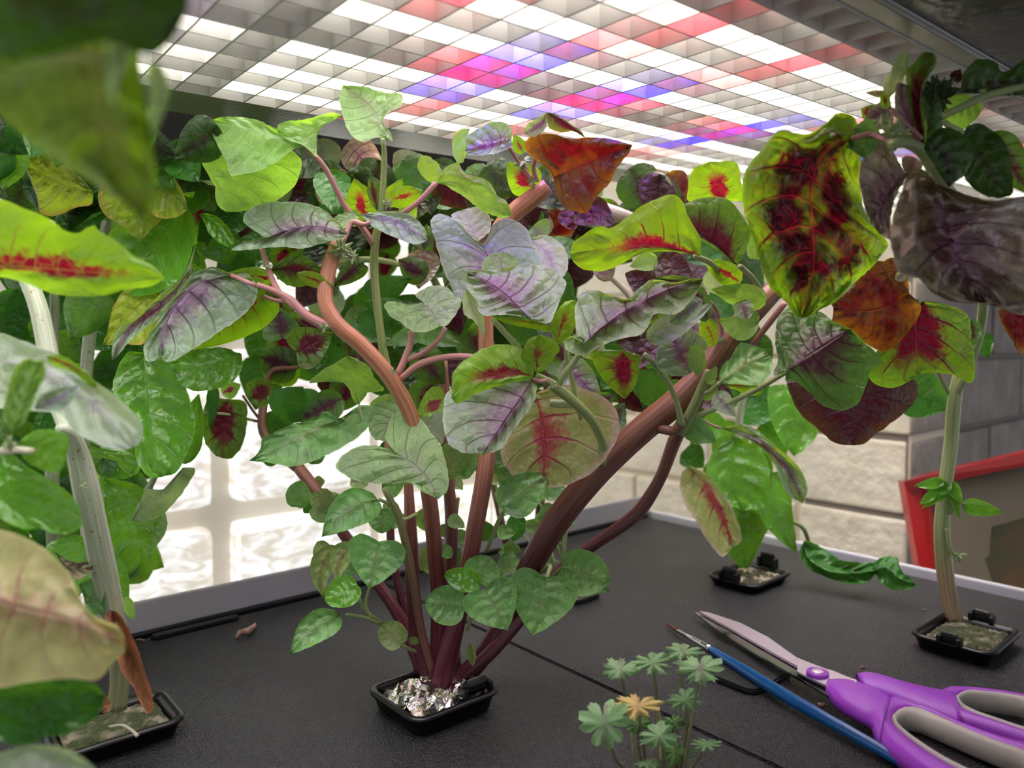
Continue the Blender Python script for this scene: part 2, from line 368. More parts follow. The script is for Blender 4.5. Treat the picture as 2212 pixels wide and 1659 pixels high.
# glass block window
gm = NT('glass_block'); co = gm.n('TexCoord').outputs['Object']
mp = gm.n('Mapping', {0: co}); mp.inputs[3].default_value = (30, 30, 70)
nz = gm.n('TexNoise', {'Vector': mp.outputs[0], 'Scale': 1.0, 'Detail': 2.0, 'Distortion': 1.5}).outputs[0]
colr = gm.mix(gm.ss(nz, .35, .6), lin('#cfc7b8'), lin('#ffffff'))
em = gm.n('Emission', {0: colr, 1: .95}); gl_ = gm.n('BsdfGlossy', {'Roughness': .1}); gl_.inputs[0].default_value = (.6, .6, .6, 1)
mx = gm.n('AddShader'); gm.set(mx.inputs[0], em); gm.set(mx.inputs[1], gl_); gm.set(gm.out.inputs[0], mx); M['glassb'] = gm.m
wf = wallbox('window_1', wp(.15, (wz0 + wz1) / 2, .07), E1 * 1.25, TN * .02, UP * ((wz1 - wz0) / 2), M['wallp'])
tag(wf, 'bright glass block window with cream mortar joints behind the plants', kind='structure')
bs = .19
rr_ = FW + RT * ((497 - CX) / F); s0 = ((WB - CAMP) + rr_ * 0); den = rr_.x * TN.x + rr_.y * TN.y
tt = ((WB - CAMP).x * TN.x + (WB - CAMP).y * TN.y) / den; sm0 = ((CAMP + rr_ * tt) - WB).dot(E1)      # the joint between two blocks seen at the left
for i in range(-5, 6):
    for k in range(3):
        box('glass_block', wp(sm0 + (i + .5) * bs, wz0 + (k + .5) * .19, .035), E1 * (bs / 2 - .013), TN * .018, UP * (.095 - .012), M['glassb'], wf, .01)
# right hand brick pier: lit face parallel to the right rim, shaded face round its corner
pc = DK(1957, 1240, -.02); pc = CAMP + (pc - CAMP) * (.70 / (pc - CAMP).dot(FW)); 
pier_c = Vector((pc.x, pc.y, 0))
rb = random.Random(5)
def bricks(face, o, du, dn, L, z0, z1, mat, mort, bw=.218, bh=.069, j=.006, kind='structure', label=''):
    w_ = wallbox(face, o + du * (L / 2) + UP * ((z0 + z1) / 2) - dn * .052, du * (L / 2), dn * .05, UP * ((z1 - z0) / 2), M[mort]); tag(w_, label, kind='structure')
    z = z0; r = 0
    while z < z1 - .01:
        x = -(bw / 2 if r % 2 else 0)
        while x < L - .01:
            a_, b_ = max(0, x + j / 2), min(L, x + bw - j / 2)
            if b_ - a_ > .02:
                h = bh / 2 * rb.uniform(.97, 1.0)
                box('brick', o + du * ((a_ + b_) / 2) + UP * (z + bh / 2) + dn * rb.uniform(-.0108, -.0095), du * ((b_ - a_) / 2), dn * .012, UP * h, M[mat], w_, .003)
            x += bw
        z += bh + j; r += 1
    return w_
bricks('wall_right', pier_c, -E2, -E1 * -1 if (-E1).dot(CAMP - pier_c) < 0 else -E1, 1.0, -.30, .60, 'brick', 'mortar', label='warm white painted brick wall')
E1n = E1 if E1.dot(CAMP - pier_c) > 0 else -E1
bricks('wall_front', pier_c - E1n * .001, -E1n * 1, E2, 1.1, -.30, .60, 'brick_shade', 'mortar_shade', label='painted brick face round the corner of the wall, its shade coloured in grey')
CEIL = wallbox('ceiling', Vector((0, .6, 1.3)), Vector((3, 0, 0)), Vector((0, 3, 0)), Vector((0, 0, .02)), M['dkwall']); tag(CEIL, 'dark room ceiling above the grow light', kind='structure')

# ================================================================== TRAY AND DECK
dk = NT('black_textured_plastic'); co = dk.n('TexCoord').outputs['Object']
vo = dk.n('TexNoise', {'Vector': co, 'Scale': 1000.0, 'Detail': 3.0}).outputs[0]
v2 = dk.n('TexVoronoi', {'Vector': co, 'Scale': 1300.0}).outputs[0]
sm = dk.n('TexNoise', {'Vector': co, 'Scale': 18.0, 'Detail': 3.0}).outputs[0]
b = dk.n('BsdfPrincipled', {'Base Color': dk.mix(dk.ss(vo, .52, .74), lin('#141517'), lin('#46474c')), 'Roughness': .42, 'Specular IOR Level': .55})
dk.set(b.inputs['Roughness'], dk.math('MULTIPLY_ADD', sm, .25, .3))
bp = dk.n('Bump', {'Strength': .9, 'Distance': .0009, 'Height': dk.math('ADD', vo, dk.math('MULTIPLY', v2, .6))}); dk.set(b.inputs['Normal'], bp)
dk.set(dk.out.inputs[0], b); M['deck'] = dk.m
M['blk'] = simple('black_smooth_plastic', '#0b0b0c', .35, bump=.1)
M['blkm'] = simple('black_cap_plastic', '#161718', .38, bump=.3, bscale=900)
M['lipw'] = simple('lit_tray_plastic', '#d4d4da', .35, spec=.6)  # right rim: lighter copy of the tray plastic, light put into the colour
M['lip'] = simple('shaded_tray_plastic', '#a8a6ac', .35, spec=.6, bump=.2, bscale=30)  # greyer copy of the tray plastic, shade on the rear rim put in
def slab(name, poly, z0, z1, mat, label, cat, bev=.0008, parent=None, group=None):
    c = sum((Vector(p) for p in poly), Vector((0, 0, 0))) / len(poly); c = Vector((c.x, c.y, z0))
    bm = bmesh.new(); vs = [bm.verts.new((p[0] - c.x, p[1] - c.y, 0)) for p in poly]; f = bm.faces.new(vs)
    r = bmesh.ops.extrude_face_region(bm, geom=[f]); bmesh.ops.translate(bm, verts=[g for g in r['geom'] if isinstance(g, bmesh.types.BMVert)], vec=(0, 0, z1 - z0))
    bmesh.ops.recalc_face_normals(bm, faces=bm.faces)
    if bev: bmesh.ops.bevel(bm, geom=bm.edges[:], offset=bev, segments=2, affect='EDGES')
    me = bpy.data.meshes.new(name); bm.to_mesh(me); bm.free(); me.materials.append(mat)
    o = bpy.data.objects.new(name, me); link(o, parent); o.location = c - (off(parent) if parent is not None else Vector((0, 0, 0)))
    tag(o, label, cat, group); return o
sp = DK(1160, 1420); sd = (sp - cor).dot(E1)       # where the seam between the two lids lies
def q(s, t): return cor + E1 * s + E2 * t
seam = (DK(1085, 1380) - cor).dot(E1)
g = .0006
slab('growing_deck', [q(.002, .002), q(seam - g, .002), q(seam - g, .95), q(.002, .95)], -.008, 0, M['deck'], 'black textured plastic deck panel on the right, scissors lying on it', 'deck')
slab('growing_deck', [q(seam + g, .002), q(.92, .002), q(.92, .95), q(seam + g, .95)], -.008, 0, M['deck'], 'black textured plastic deck panel on the left, foil cup set in it', 'deck')
tr = thing('tray', (cor.x, cor.y, -.1), 'white plastic tray rim around the black lids', 'tray')
# rear rim rises above the lid as an upright band with a black gasket at its foot
def rim(n_, a0, a1, h0, h1, t, mat, dirn): 
    c = (a0 + a1) / 2; L = (a1 - a0); box(n_, Vector((c.x, c.y, (h0 + h1) / 2)) + dirn * (t / 2), L / 2, dirn * (t / 2), UP * ((h1 - h0) / 2), mat, tr, .0012)
hb = .019
rim('rear_rim', q(-.004, -.003), q(.95, -.003), -.08, hb, .003, M['lip'], -E2)
rim('gasket', q(.0, .0005), q(.95, .0005), -.02, .0028, .003, M['blk'], -E2)
rim('right_rim', q(-.0025, -.005), q(-.0025, .95), -.08, .005, .0055, M['lipw'], -E1)
rim('tray_wall', q(.95, -.01), q(.95, .9), -.1, -.01, .003, M['lip'], E1)
box('tray_base', q(.46, .46) - UP * .1, E1 * .49, E2 * .47, UP * .003, M['lip'], tr)
# stand that carries the tray on the floor
M['white'] = simple('white_cabinet', '#bdbab4', .5)
box('cabinet', q(.46, .46) - UP * .47, E1 * .47, E2 * .45, UP * .365, M['white'], None, .004); cb = bpy.data.objects[-1] if False else C.objects[-1]
tag(C.objects[-1], 'white cabinet under the tray carrying it', 'cabinet')
# slot cap in the left lid
def capshape(name, cx, cy_, hx, hy, z0, z1, mat, label, cat, rad=.006, grp=None, a1=None, parent=None):
    c = DK(cx, cy_); pts = []
    for k, (sx, sy) in enumerate(((1, 1), (-1, 1), (-1, -1), (1, -1))):
        for i in range(5):
            a = math.pi / 2 * k + math.pi / 2 * i / 4
            pts.append(c + E1 * (sx * (hx - rad) + math.cos(a) * rad) + E2 * (sy * (hy - rad) + math.sin(a) * rad))
    return slab(name, pts, z0, z1, mat, label, cat, .0008, parent, grp)
capshape('hole_cover', 1590, 1448, .019, .0215, .0002, .0028, M['blkm'], 'flat black cover over a planting hole, under the scissors blades', 'cover')
capshape('hole_cover', 425, 1358, .024, .0035, .0002, .0022, M['blk'], 'thin black cover in the left lid next to the rear rim', 'cover', .003)
capshape('hole_cover', 1243, 1290, .012, .012, .0002, .003, M['blk'], 'small black cover half hidden behind the lowest leaves on the right', 'cover', .004)

# ================================================================== GROW LIGHT
cell = .015
LW = Vector((1.60214337, -0.56408571, 0.51485408)); th_ = LW.length; Rm = Matrix.Rotation(th_, 3, LW / th_)
def c2w(v): return RT * v[0] + DN * v[1] + FW * v[2]
LO = CAMP + c2w(Vector((-2.43659619, -7.76382849, 15.39408007))) * cell
LI = c2w(Rm @ Vector((1, 0, 0))); LJ = c2w(Rm @ Vector((0, 1, 0))); LN = LI.cross(LJ); LN = LN if LN.z > 0 else -LN
def lp(i, j, h=0): return LO + LI * (i * cell) + LJ * (j * cell) + LN * h
I0, I1, J0, J1 = -14.0, 40.0, -6.0, 9.0
lamp = thing('grow_light', lp(12, 1.5, .05), 'rectangular grow light with white egg-crate louvre and red and blue diodes', 'grow light')
M['louv'] = simple('louvre_plastic', '#dad8d4', .5, trans=.12, spec=.4)
M['hood'] = simple('painted_hood_metal', '#a3a596', .28, spec=.7, bump=.25, bscale=300)
M['hoodd'] = simple('shiny_hood_panel', '#6a6c5c', .22, spec=.8, bump=.5, bscale=220)
M['refl'] = simple('reflector', '#f2efe8', .5)
def emi(name, col, st):
    t = NT(name); e = t.n('Emission', {0: lin(col), 1: st}); t.set(t.out.inputs[0], e); return t.m
M['ledw'] = emi('white_diodes', '#fffaf2', LAMP); M['ledr'] = emi('red_diodes', '#ff0c44', LAMP * .9); M['ledb'] = emi('blue_diodes', '#1404ff', LAMP * 2.5)
hh = .0125
j = J0
while j <= J1 + .01:
    box('slat', lp((I0 + I1) / 2, j, hh / 2), LI * ((I1 - I0) / 2 * cell), LJ * .00035, LN * (hh / 2), M['louv'], lamp); j += 1
i = I0
while i <= I1 + .01:
    box('slat', lp(i, (J0 + J1) / 2, hh / 2), LI * .00035, LJ * ((J1 - J0) / 2 * cell), LN * (hh / 2), M['louv'], lamp); i += 1
RED = {-4: (0.6, 4.9, 9.0, 17.0, 24.0), -2: (.0, 4.3, 8.4, 16.2, 23.0), 0: (), 3: (), 5: (3.8, 8.4, 14.4), 7: (3.2, 8.0, 13.5)}
BLU = {0: (-5.2, 3.55, 7.7, 14.2, 22.0), 3: (-5.5, 3.5, 7.5, 13.8, 21.0)}
EX = [(2.3, 1.45, 'ledr'), (3.6, 1.9, 'ledr'), (7.6, 1.9, 'ledr'), (8.6, 1.6, 'ledr'), (12.6, 1.6, 'ledr'), (14.0, 1.9, 'ledr'), (2.9, 2.6, 'ledr'), (7.0, 2.6, 'ledr'), (-5.6, 1.8, 'ledr'), (-6.5, 2.6, 'ledr')]
def strip(i0, i1, jc, mat, nm='led_strip'): box(nm, lp((i0 + i1) / 2, jc, hh + .0035), LI * ((i1 - i0) / 2 * cell), LJ * (.42 * cell), LN * .0008, M[mat], lamp)
for jr in (-4, -2, 0, 3, 5, 7):
    cuts = sorted([(c, 'ledr') for c in RED.get(jr, ())] + [(c, 'ledb') for c in BLU.get(jr, ())])
    x = I0 + .4
    stops = cuts + [(-1.9, None)]
    for c, kd in sorted(stops, key=lambda z: z[0]):
        w0, w1 = ((c - .05, c + 1.0) if kd == 'ledr' else (c - .2, c + 1.15)) if kd else (c - .55, c + .9)
        if w0 > x: strip(x, w0, jr + .5, 'ledw')
        if kd: strip(w0 + .05, w1 - .05, jr + .5, kd, 'red_led' if kd == 'ledr' else 'blue_led')
        x = max(x, w1)
    strip(x, I1 - .4, jr + .5, 'ledw')
for i_, j_, kd in EX: box('red_led', lp(i_ + .5, j_, hh + .003), LI * (.42 * cell), LJ * (.3 * cell), LN * .0008, M[kd], lamp)
box('reflector', lp((I0 + I1) / 2, (J0 + J1) / 2, hh + .007), LI * ((I1 - I0) / 2 * cell + .002), LJ * ((J1 - J0) / 2 * cell + .002), LN * .001, M['refl'], lamp)
# hood: rails and panels around the louvre
box('hood_rail', lp((I0 + I1) / 2, J1 + 1.75, .0035), LI * ((I1 - I0) / 2 * cell), LJ * (1.35 * cell), LN * .0015, M['hood'], lamp, .0008)
box('hood_side', lp((I0 + I1) / 2, J1 + .3, .014), LI * ((I1 - I0) / 2 * cell), LJ * .0006, LN * .012, M['hood'], lamp)
box('hood_rail', lp((I0 + I1) / 2, J0 - .28, .0015), LI * ((I1 - I0) / 2 * cell), LJ * (.26 * cell), LN * .001, M['hood'], lamp, .0006)
box('hood_panel', lp((I0 + I1) / 2 + 3, J0 - 6.5, .006), LI * ((I1 - I0) / 2 * cell + .08), LJ * (6.0 * cell), LN * .003, M['hoodd'], lamp, .001)
box('hood_end', lp(I1 + .6, (J0 + J1) / 2, .012), LI * (.5 * cell), LJ * ((J1 - J0) / 2 * cell + .01), LN * .012, M['hood'], lamp)
box('hood_top', lp((I0 + I1) / 2, (J0 + J1) / 2, .045), LI * ((I1 - I0) / 2 * cell + .02), LJ * ((J1 - J0) / 2 * cell + .02), LN * .004, M['hoodd'], lamp, .002)
for k, (i_, j_) in enumerate(((-6, -3), (-6, 6), (34, -3), (34, 6))): tube3(lamp, 'hanger', [lp(i_, j_, .045), Vector((lp(i_, j_).x, lp(i_, j_).y, 1.28))], [.0015, .0015], M['hood'], 6)

# ================================================================== CUPS
def cup(cx, cy_, hx, hy, label, fill, filllab, hgt=.007, tabs=(), rad=.006, a=0.0):
    c = DK(cx, cy_, hgt); c = Vector((c.x, c.y, 0)); t = thing('planting_cup', c, label, 'planting cup')
    ca, sa = math.cos(a), math.sin(a); e1 = E1 * ca + E2 * sa; e2 = E2 * ca - E1 * sa
    def loop(ex, z):
        r = []
        for k, (sx, sy) in enumerate(((1, 1), (-1, 1), (-1, -1), (1, -1))):
            for i in range(7):
                an = math.pi / 2 * k + math.pi / 2 * i / 6
                r.append(c + e1 * (sx * (hx - rad) + math.cos(an) * (rad + ex)) + e2 * (sy * (hy - rad) + math.sin(an) * (rad + ex)) + UP * z)
        return r
    prof = [(-.002, .0005), (0, hgt - .002), (.0016, hgt - .0012), (.0016, hgt), (-.0008, hgt + .0004), (-.003, hgt - .0015), (-.004, -.02)]
    vs = []; fs = []; n_ = 28
    for e, z in prof: vs += loop(e, z)
    for k in range(len(prof) - 1):
        for i in range(n_): a_, b_ = k * n_ + i, k * n_ + (i + 1) % n_; fs.append((a_, b_, b_ + n_, a_ + n_))
    mesh('rim', vs, fs, M['blk'], t)
    for (u, v_, w_, h_) in tabs:
        ax = e1 if abs(v_) > abs(u) else e2
        ay = e2 if abs(v_) > abs(u) else e1
        bm_c = c + e1 * (u * hx) + e2 * (v_ * hy) + UP * (hgt + h_ / 2)
        box('tab', bm_c, ax * w_, ay * .002, UP * (h_ / 2), M['blk'], t, .0018)
        for s_ in (-1, 1): box('tab', bm_c + ax * (w_ * 1.1 * s_) - UP * (h_ * .2), ax * .0012, ay * .003, UP * (h_ * .35), M['blk'], t, .0008)
    # plug: lumpy surface
    vs = []; fs = []; nn = 12 if fill == 'foil' else 22; rr = random.Random(int(cx))
    for i in range(nn + 1):
        for k in range(nn + 1):
            u, v_ = (i / nn * 2 - 1), (k / nn * 2 - 1); ed = max(abs(u), abs(v_))
            z = hgt - .0025 + (.0035 if fill == 'foil' else .002) * (1 - ed ** 6) + rr.uniform(-1, 1) * (.0019 if fill == 'foil' else .0007)
            pass
            vs.append(c + e1 * (u * (hx - .004)) + e2 * (v_ * (hy - .004)) + UP * z)
    for i in range(nn):
        for k in range(nn): q_ = i * (nn + 1) + k; fs.append((q_, q_ + 1, q_ + nn + 2, q_ + nn + 1))
    mesh('plug' if fill != 'foil' else 'foil_wrap', vs, fs, M[fill], t, smooth=(fill != 'foil'), label=filllab)
    return t
M['foil'] = simple('crumpled_foil', '#d9d8d0', .16, metal=1, bump=.4, bscale=500)
M['moss'] = simple('mossy_plug', '#3f4a28', .85, bump=1, bscale=400, col2='#978e7c', cscale=130, cmin=.45, cmax=.75, bdist=.003)
M['wet'] = simple('wet_plug', '#3d3a28', .3, bump=1, bscale=300, col2='#b0a890', cscale=130, cmin=.55, cmax=.6, bdist=.003)
cup(937, 1487, .0215, .0195, 'black planting cup lined with crumpled foil, red stems rising from it', 'foil', 'crumpled shiny foil wrap', .0085, tabs=((-.55, .75, .006, .006),))
cup(2087, 1364, .0235, .0185, 'black planting cup with a mossy plug at the right, one pale stem in it', 'moss', 'mossy grey plug', .008, tabs=((-1.02, 0, .0045, .006), (1.02, 0, .004, .006)))
cup(1618, 1238, .0235, .0175, 'black planting cup at the back right under the drooping basil', 'wet', 'wet speckled plug', .006, tabs=((-1.0, 0, .005, .010), (1.0, 0, .005, .009)))
cup(245, 1556, .0225, .0165, 'black planting cup at the left with dead bract leaning in it', 'moss', 'mossy pale plug', .0075, tabs=())

# ================================================================== RED PICTURE FRAME BY THE WALL
M['redp'] = simple('red_lacquer', '#c01818', .35, spec=.5)
M['redd'] = simple('red_lacquer_rail', '#96141c', .3, spec=.5)
pf = thing('picture_frame', P(2090, 1250, .62), 'red framed glazed picture leaning by the shaded wall on the right', 'picture frame')
def quadbox(name, px, d, th, mat, uvs=False):
    a_ = [P(x, y, dd) for x, y, dd in px]; nrm = (a_[1] - a_[0]).cross(a_[3] - a_[0]).normalized()
    if nrm.dot(CAMP - a_[0]) < 0: nrm = -nrm
    vs = a_ + [v - nrm * th for v in a_]
    fs = [(0, 1, 2, 3), (7, 6, 5, 4)] + [(i, (i + 1) % 4 + 0, (i + 1) % 4 + 4, i + 4) for i in range(4)]
    return mesh(name, vs, fs, mat, pf, smooth=False)
dl, dr = .63, .50
quadbox('rail', [(1952, 1040, .655), (2006, 1046, .65), (2036, 1262, .64), (1992, 1262, .645)], 0, .02, M['redp'])
quadbox('rail', [(1952, 1040, .655), (2330, 950, .52), (2330, 982, .52), (1957, 1060, .655)], 0, .02, M['redd'])
pic = NT('dim_picture'); co = pic.n('TexCoord').outputs['Object']
n1 = pic.n('TexNoise', {'Vector': co, 'Scale': 9.0, 'Detail': 2.0}).outputs[0]; n2 = pic.n('TexNoise', {'Vector': co, 'Scale': 14.0, 'Detail': 1.0, 'W': 3.0}, noise_dimensions='4D').outputs[0]
cc = pic.mix(pic.ss(n1, .42, .55), lin('#332a1c'), lin('#6a4a28')); cc = pic.mix(pic.ss(n2, .48, .6), cc, lin('#3f4a2a'))
bb_ = pic.n('BsdfPrincipled', {'Base Color': cc, 'Roughness': .5}); pic.set(pic.out.inputs[0], bb_); M['pic'] = pic.m
M['mat_'] = simple('picture_mat', '#8a7f6c', .6)
quadbox('mat', [(1990, 1046, .662), (2340, 960, .53), (2340, 1420, .52), (2010, 1300, .652)], 0, .004, M['mat_'])
quadbox('print', [(2072, 1155, .625), (2340, 1085, .52), (2340, 1420, .512), (2100, 1330, .615)], 0, .002, M['pic'])
gp = NT('picture_glass'); b = gp.n('BsdfPrincipled', {'Base Color': (1, 1, 1, 1), 'Roughness': .06, 'Transmission Weight': 1.0, 'IOR': 1.1}); gp.set(gp.out.inputs[0], b); M['pglass'] = gp.m
quadbox('glass', [(1998, 1050, .644), (2335, 968, .517), (2335, 1410, .507), (2022, 1290, .634)], 0, .0008, M['pglass'])

# ================================================================== PLANTS
def plant(x, y, label, cat='plant', z=.004, group=None):
    c = DK(x, y, z); return thing(cat_name[0], c, label, cat, group)
cat_name = ['amaranth_plant']
def T(pl, name, mat, *pts, seg=10, label=None): return tube(pl, name, pts, M[mat], seg, label)
def buds(pl, x, y, d, r, n, mat='bud', name='bud_cluster', spread=1.0):
    """a knobbly cluster of tiny buds, one mesh"""
    bm = bmesh.new(); rr = random.Random(int(x * 7 + y)); c0 = P(x, y, d)
    for _ in range(n):
        v = Vector((rr.gauss(0, 1), rr.gauss(0, 1), rr.gauss(0, 1))).normalized() * rr.uniform(.2, 1) * r / F * d
        s = r / F * d * rr.uniform(.16, .3)
        q_ = v.normalized().to_track_quat('Z', 'Y').to_matrix().to_4x4()
        bmesh.ops.create_cone(bm, segments=5, radius1=s, radius2=s * .15, depth=s * 3.2, cap_ends=True, matrix=Matrix.Translation(v * spread) @ q_)
    me = bpy.data.meshes.new(name); bm.to_mesh(me); bm.free(); me.materials.append(M[mat])
    o = bpy.data.objects.new(name, me); link(o, pl); o.location = c0 - off(pl); return o

# ------------------------------------------------------------------ the big red-stemmed plant in the foil cup
A_ = plant(937, 1487, 'large amaranth plant with red stems fanning out of the foil-lined cup', z=.006)
B0 = .338
T(A_, 'stem', 'stem', (945, 1480, B0, 26), (952, 1400, B0, 24), (950, 1290, .335, 19), (938, 1170, .33, 17), (925, 1060, .325, 17), (905, 960, .32, 17), (880, 880, .315, 17), (842, 815, .31, 18), (780, 745, .305, 18), (728, 700, .302, 18), (703, 655, .302, 17), (706, 600, .304, 17), (722, 545, .306, 16), (733, 520, .307, 14))
T(A_, 'stem', 'stem', (950, 1488, .332, 24), (965, 1420, .332, 24), (990, 1330, .332, 19), (1012, 1220, .332, 19), (1032, 1110, .33, 19), (1050, 1000, .33, 19), (1052, 900, .335, 18), (1050, 800, .34, 17), (1052, 640, .35, 17), (1075, 505, .352, 19), (1110, 460, .35, 20), (1150, 428, .348, 20), (1183, 402, .346, 17))
T(A_, 'stem', 'stemd', (985, 1480, .345, 22), (1040, 1420, .35, 22), (1085, 1350, .352, 23), (1135, 1245, .35, 26), (1200, 1130, .345, 30), (1290, 1020, .34, 30), (1390, 925, .335, 30), (1470, 860, .33, 30), (1535, 790, .328, 29), (1580, 725, .326, 27), (1640, 660, .325, 24), (1700, 600, .33, 20))
T(A_, 'stem', 'stemd', (975, 1485, .342, 14), (1060, 1410, .345, 15), (1130, 1330, .35, 14), (1215, 1225, .36, 13), (1290, 1172, .36, 13), (1380, 1105, .355, 15), (1425, 1035, .35, 13), (1465, 935, .345, 15), (1500, 880, .34, 14), (1530, 815, .335, 10))
T(A_, 'stem', 'stem', (930, 1480, .34, 18), (905, 1390, .342, 17), (893, 1290, .342, 15), (888, 1180, .342, 15), (884, 1080, .342, 11), (880, 1000, .345, 9))
T(A_, 'stem', 'stem', (920, 1480, .345, 16), (895, 1400, .35, 15), (850, 1310, .355, 13), (800, 1240, .36, 12), (765, 1185, .362, 13), (740, 1150, .362, 12), (690, 1070, .365, 13), (645, 1010, .368, 13))
T(A_, 'stem', 'stemd', (960, 1480, .35, 22), (968, 1380, .355, 20), (972, 1250, .358, 15), (975, 1120, .36, 14), (965, 1000, .36, 12), (962, 900, .362, 13), (955, 780, .365, 12))
T(A_, 'stem', 'stemg', (935, 1450, .333, 9), (912, 1370, .33, 9), (895, 1270, .327, 9), (880, 1190, .325, 9), (858, 1110, .322, 8), (830, 1055, .32, 7))
T(A_, 'stem', 'stem', (925, 1470, .352, 13), (890, 1400, .358, 12), (868, 1300, .36, 9), (845, 1180, .363, 9), (842, 1060, .365, 8), (835, 940, .368, 6), (828, 860, .37, 6))
T(A_, 'stem', 'stemg', (990, 1440, .352, 7), (980, 1250, .36, 6), (982, 1130, .362, 5), (990, 1075, .362, 4))
T(A_, 'stem', 'stemg', (835, 800, .335, 12), (825, 740, .332, 9), (815, 660, .33, 9), (808, 570, .328, 9), (810, 530, .326, 9), (824, 440, .322, 7), (830, 330, .316, 6), (827, 300, .313, 5))
T(A_, 'branch', 'petr', (810, 533, .326, 7), (785, 495, .323, 7), (745, 445, .318, 6), (700, 360, .31, 6), (662, 318, .306, 6))
T(A_, 'branch', 'petr', (708, 705, .302, 13), (660, 680, .3, 10), (630, 650, .3, 9), (590, 628, .298, 7), (556, 615, .297, 6))
T(A_, 'branch', 'petr', (640, 668, .3, 6), (600, 628, .299, 7), (583, 590, .3, 6), (571, 555, .3, 6), (565, 533, .3, 6))
T(A_, 'branch', 'petr', (866, 818, .312, 7), (905, 788, .31, 8), (960, 772, .308, 7), (1005, 770, .306, 7), (1030, 772, .3, 6))
T(A_, 'branch', 'petr', (858, 810, .313, 7), (875, 775, .314, 8), (888, 735, .315, 7), (889, 715, .315, 7))
T(A_, 'branch', 'petr', (880, 778, .314, 6), (915, 762, .315, 6), (950, 730, .316, 5), (962, 708, .317, 5))
T(A_, 'branch', 'petr', (730, 548, .307, 7), (745, 510, .31, 6), (762, 480, .312, 6), (790, 485, .31, 5), (800, 478, .31, 4))
T(A_, 'branch', 'stemg', (1298, 1000, .325, 13), (1302, 960, .318, 10), (1280, 910, .31, 10), (1240, 868, .303, 11), (1205, 840, .3, 12), (1180, 822, .298, 9), (1160, 812, .296, 7))
T(A_, 'branch', 'petg', (1207, 838, .3, 5), (1215, 815, .298, 7), (1238, 785, .295, 7), (1255, 758, .29, 6))
T(A_, 'branch', 'petg', (1130, 770, .297, 7), (1110, 740, .292, 7), (1085, 712, .288, 7), (1065, 690, .285, 6))
T(A_, 'branch', 'petg', (1255, 905, .32, 5), (1238, 830, .312, 6), (1225, 775, .306, 6), (1222, 735, .304, 5))
T(A_, 'branch', 'petg', (1188, 870, .305, 8), (1206, 872, .305, 9), (1236, 872, .304, 8), label='short green branch stub')
T(A_, 'branch', 'petg', (1472, 915, .322, 9), (1462, 870, .315, 6), (1440, 820, .306, 6), (1412, 785, .3, 6), (1392, 765, .296, 5))
T(A_, 'branch', 'petg', (1490, 905, .33, 6), (1580, 868, .32, 6), (1640, 838, .308, 6), (1700, 803, .298, 5))
T(A_, 'branch', 'stemg', (1470, 935, .33, 12), (1498, 880, .322, 11), (1520, 830, .315, 10), (1530, 800, .312, 7))
T(A_, 'branch', 'petr', (1560, 740, .318, 9), (1556, 700, .315, 5), (1542, 660, .31, 4), (1520, 645, .305, 4))
T(A_, 'branch', 'petr', (1625, 745, .325, 6), (1660, 700, .315, 7), (1695, 655, .308, 7))
T(A_, 'branch', 'stemd', (1425, 925, .33, 11), (1455, 930, .326, 10), (1475, 905, .322, 10))
T(A_, 'branch', 'petg', (1650, 640, .32, 7), (1625, 600, .31, 6), (1598, 575, .3, 6))
T(A_, 'branch', 'petg', (1640, 640, .322, 7), (1575, 605, .312, 6), (1530, 565, .3, 6), (1500, 552, .296, 6))
for x_, y_, d_, r_, n_ in ((738, 540, .303, 22, 40), (702, 708, .298, 13, 24), (760, 555, .303, 16, 24), (1192, 384, .34, 14, 30), (1150, 395, .342, 13, 24), (850, 803, .308, 11, 20), (575, 575, .298, 14, 18), (1195, 832, .294, 12, 20), (888, 770, .31, 8, 14), (838, 440, .318, 14, 20), (1560, 735, .315, 9, 14), (1130, 350, .34, 22, 26)): buds(A_, x_, y_, d_, r_, n_)
# leaves at the top left
leaf(A_, 'amg', .306, .1, .5, '560,330 520,380 505,420 490,458', '500,300 439,272 431,330 445,370 463,400 470,445', '620,320 650,345 640,395 600,432 560,457 520,456', puck=.06)
leaf(A_, 'amg', .302, .25, -.15, '738,250,6 700,268 650,288 600,282', '722,243 700,247 660,258 620,262 600,270', '715,263 697,272 685,290 683,340 665,322 640,308 610,296', puck=.05)
leaf(A_, 'amg', .296, .2, -.5, '659,313 610,298 540,282 440,264', '645,303 610,284 587,274 569,264 540,256 511,252 469,255', '629,325 599,349 557,370 520,377 499,379 489,350 472,319 454,280', puck=.07, fold=-.15, nv=30)
leaf(A_, 'amh', .292, -.35, -.5, '836,300 822,262 795,225 741,184', '816,296 783,307 765,298 747,271 738,240 733,208', '850,307 842,285 826,262 843,240 868,226 870,204 834,200 790,188', puck=.06, nv=30, label='pale leaf with violet streak touching the lamp')
leaf(A_, 'amv', .298, 0, -.75, '578,513 620,500 680,490 751,504', '560,506 539,491 524,472 545,448 569,438 596,436 659,438 689,448 719,469', '566,512 530,523 499,540 530,540 611,533 656,536 701,524 738,515', fold=-.2, puck=.08, nv=32)
leaf(A_, 'lav', .31, -.2, -.6, '778,463 840,475 880,490 924,520', '800,460 835,457 870,458 895,470 920,500', '790,476 815,495 850,512 880,524 905,528', puck=.04)
leaf(A_, 'amh', .315, .2, -.6, '776,464 755,468 725,484', '766,455 745,460 722,470', '774,478 762,490 745,494')
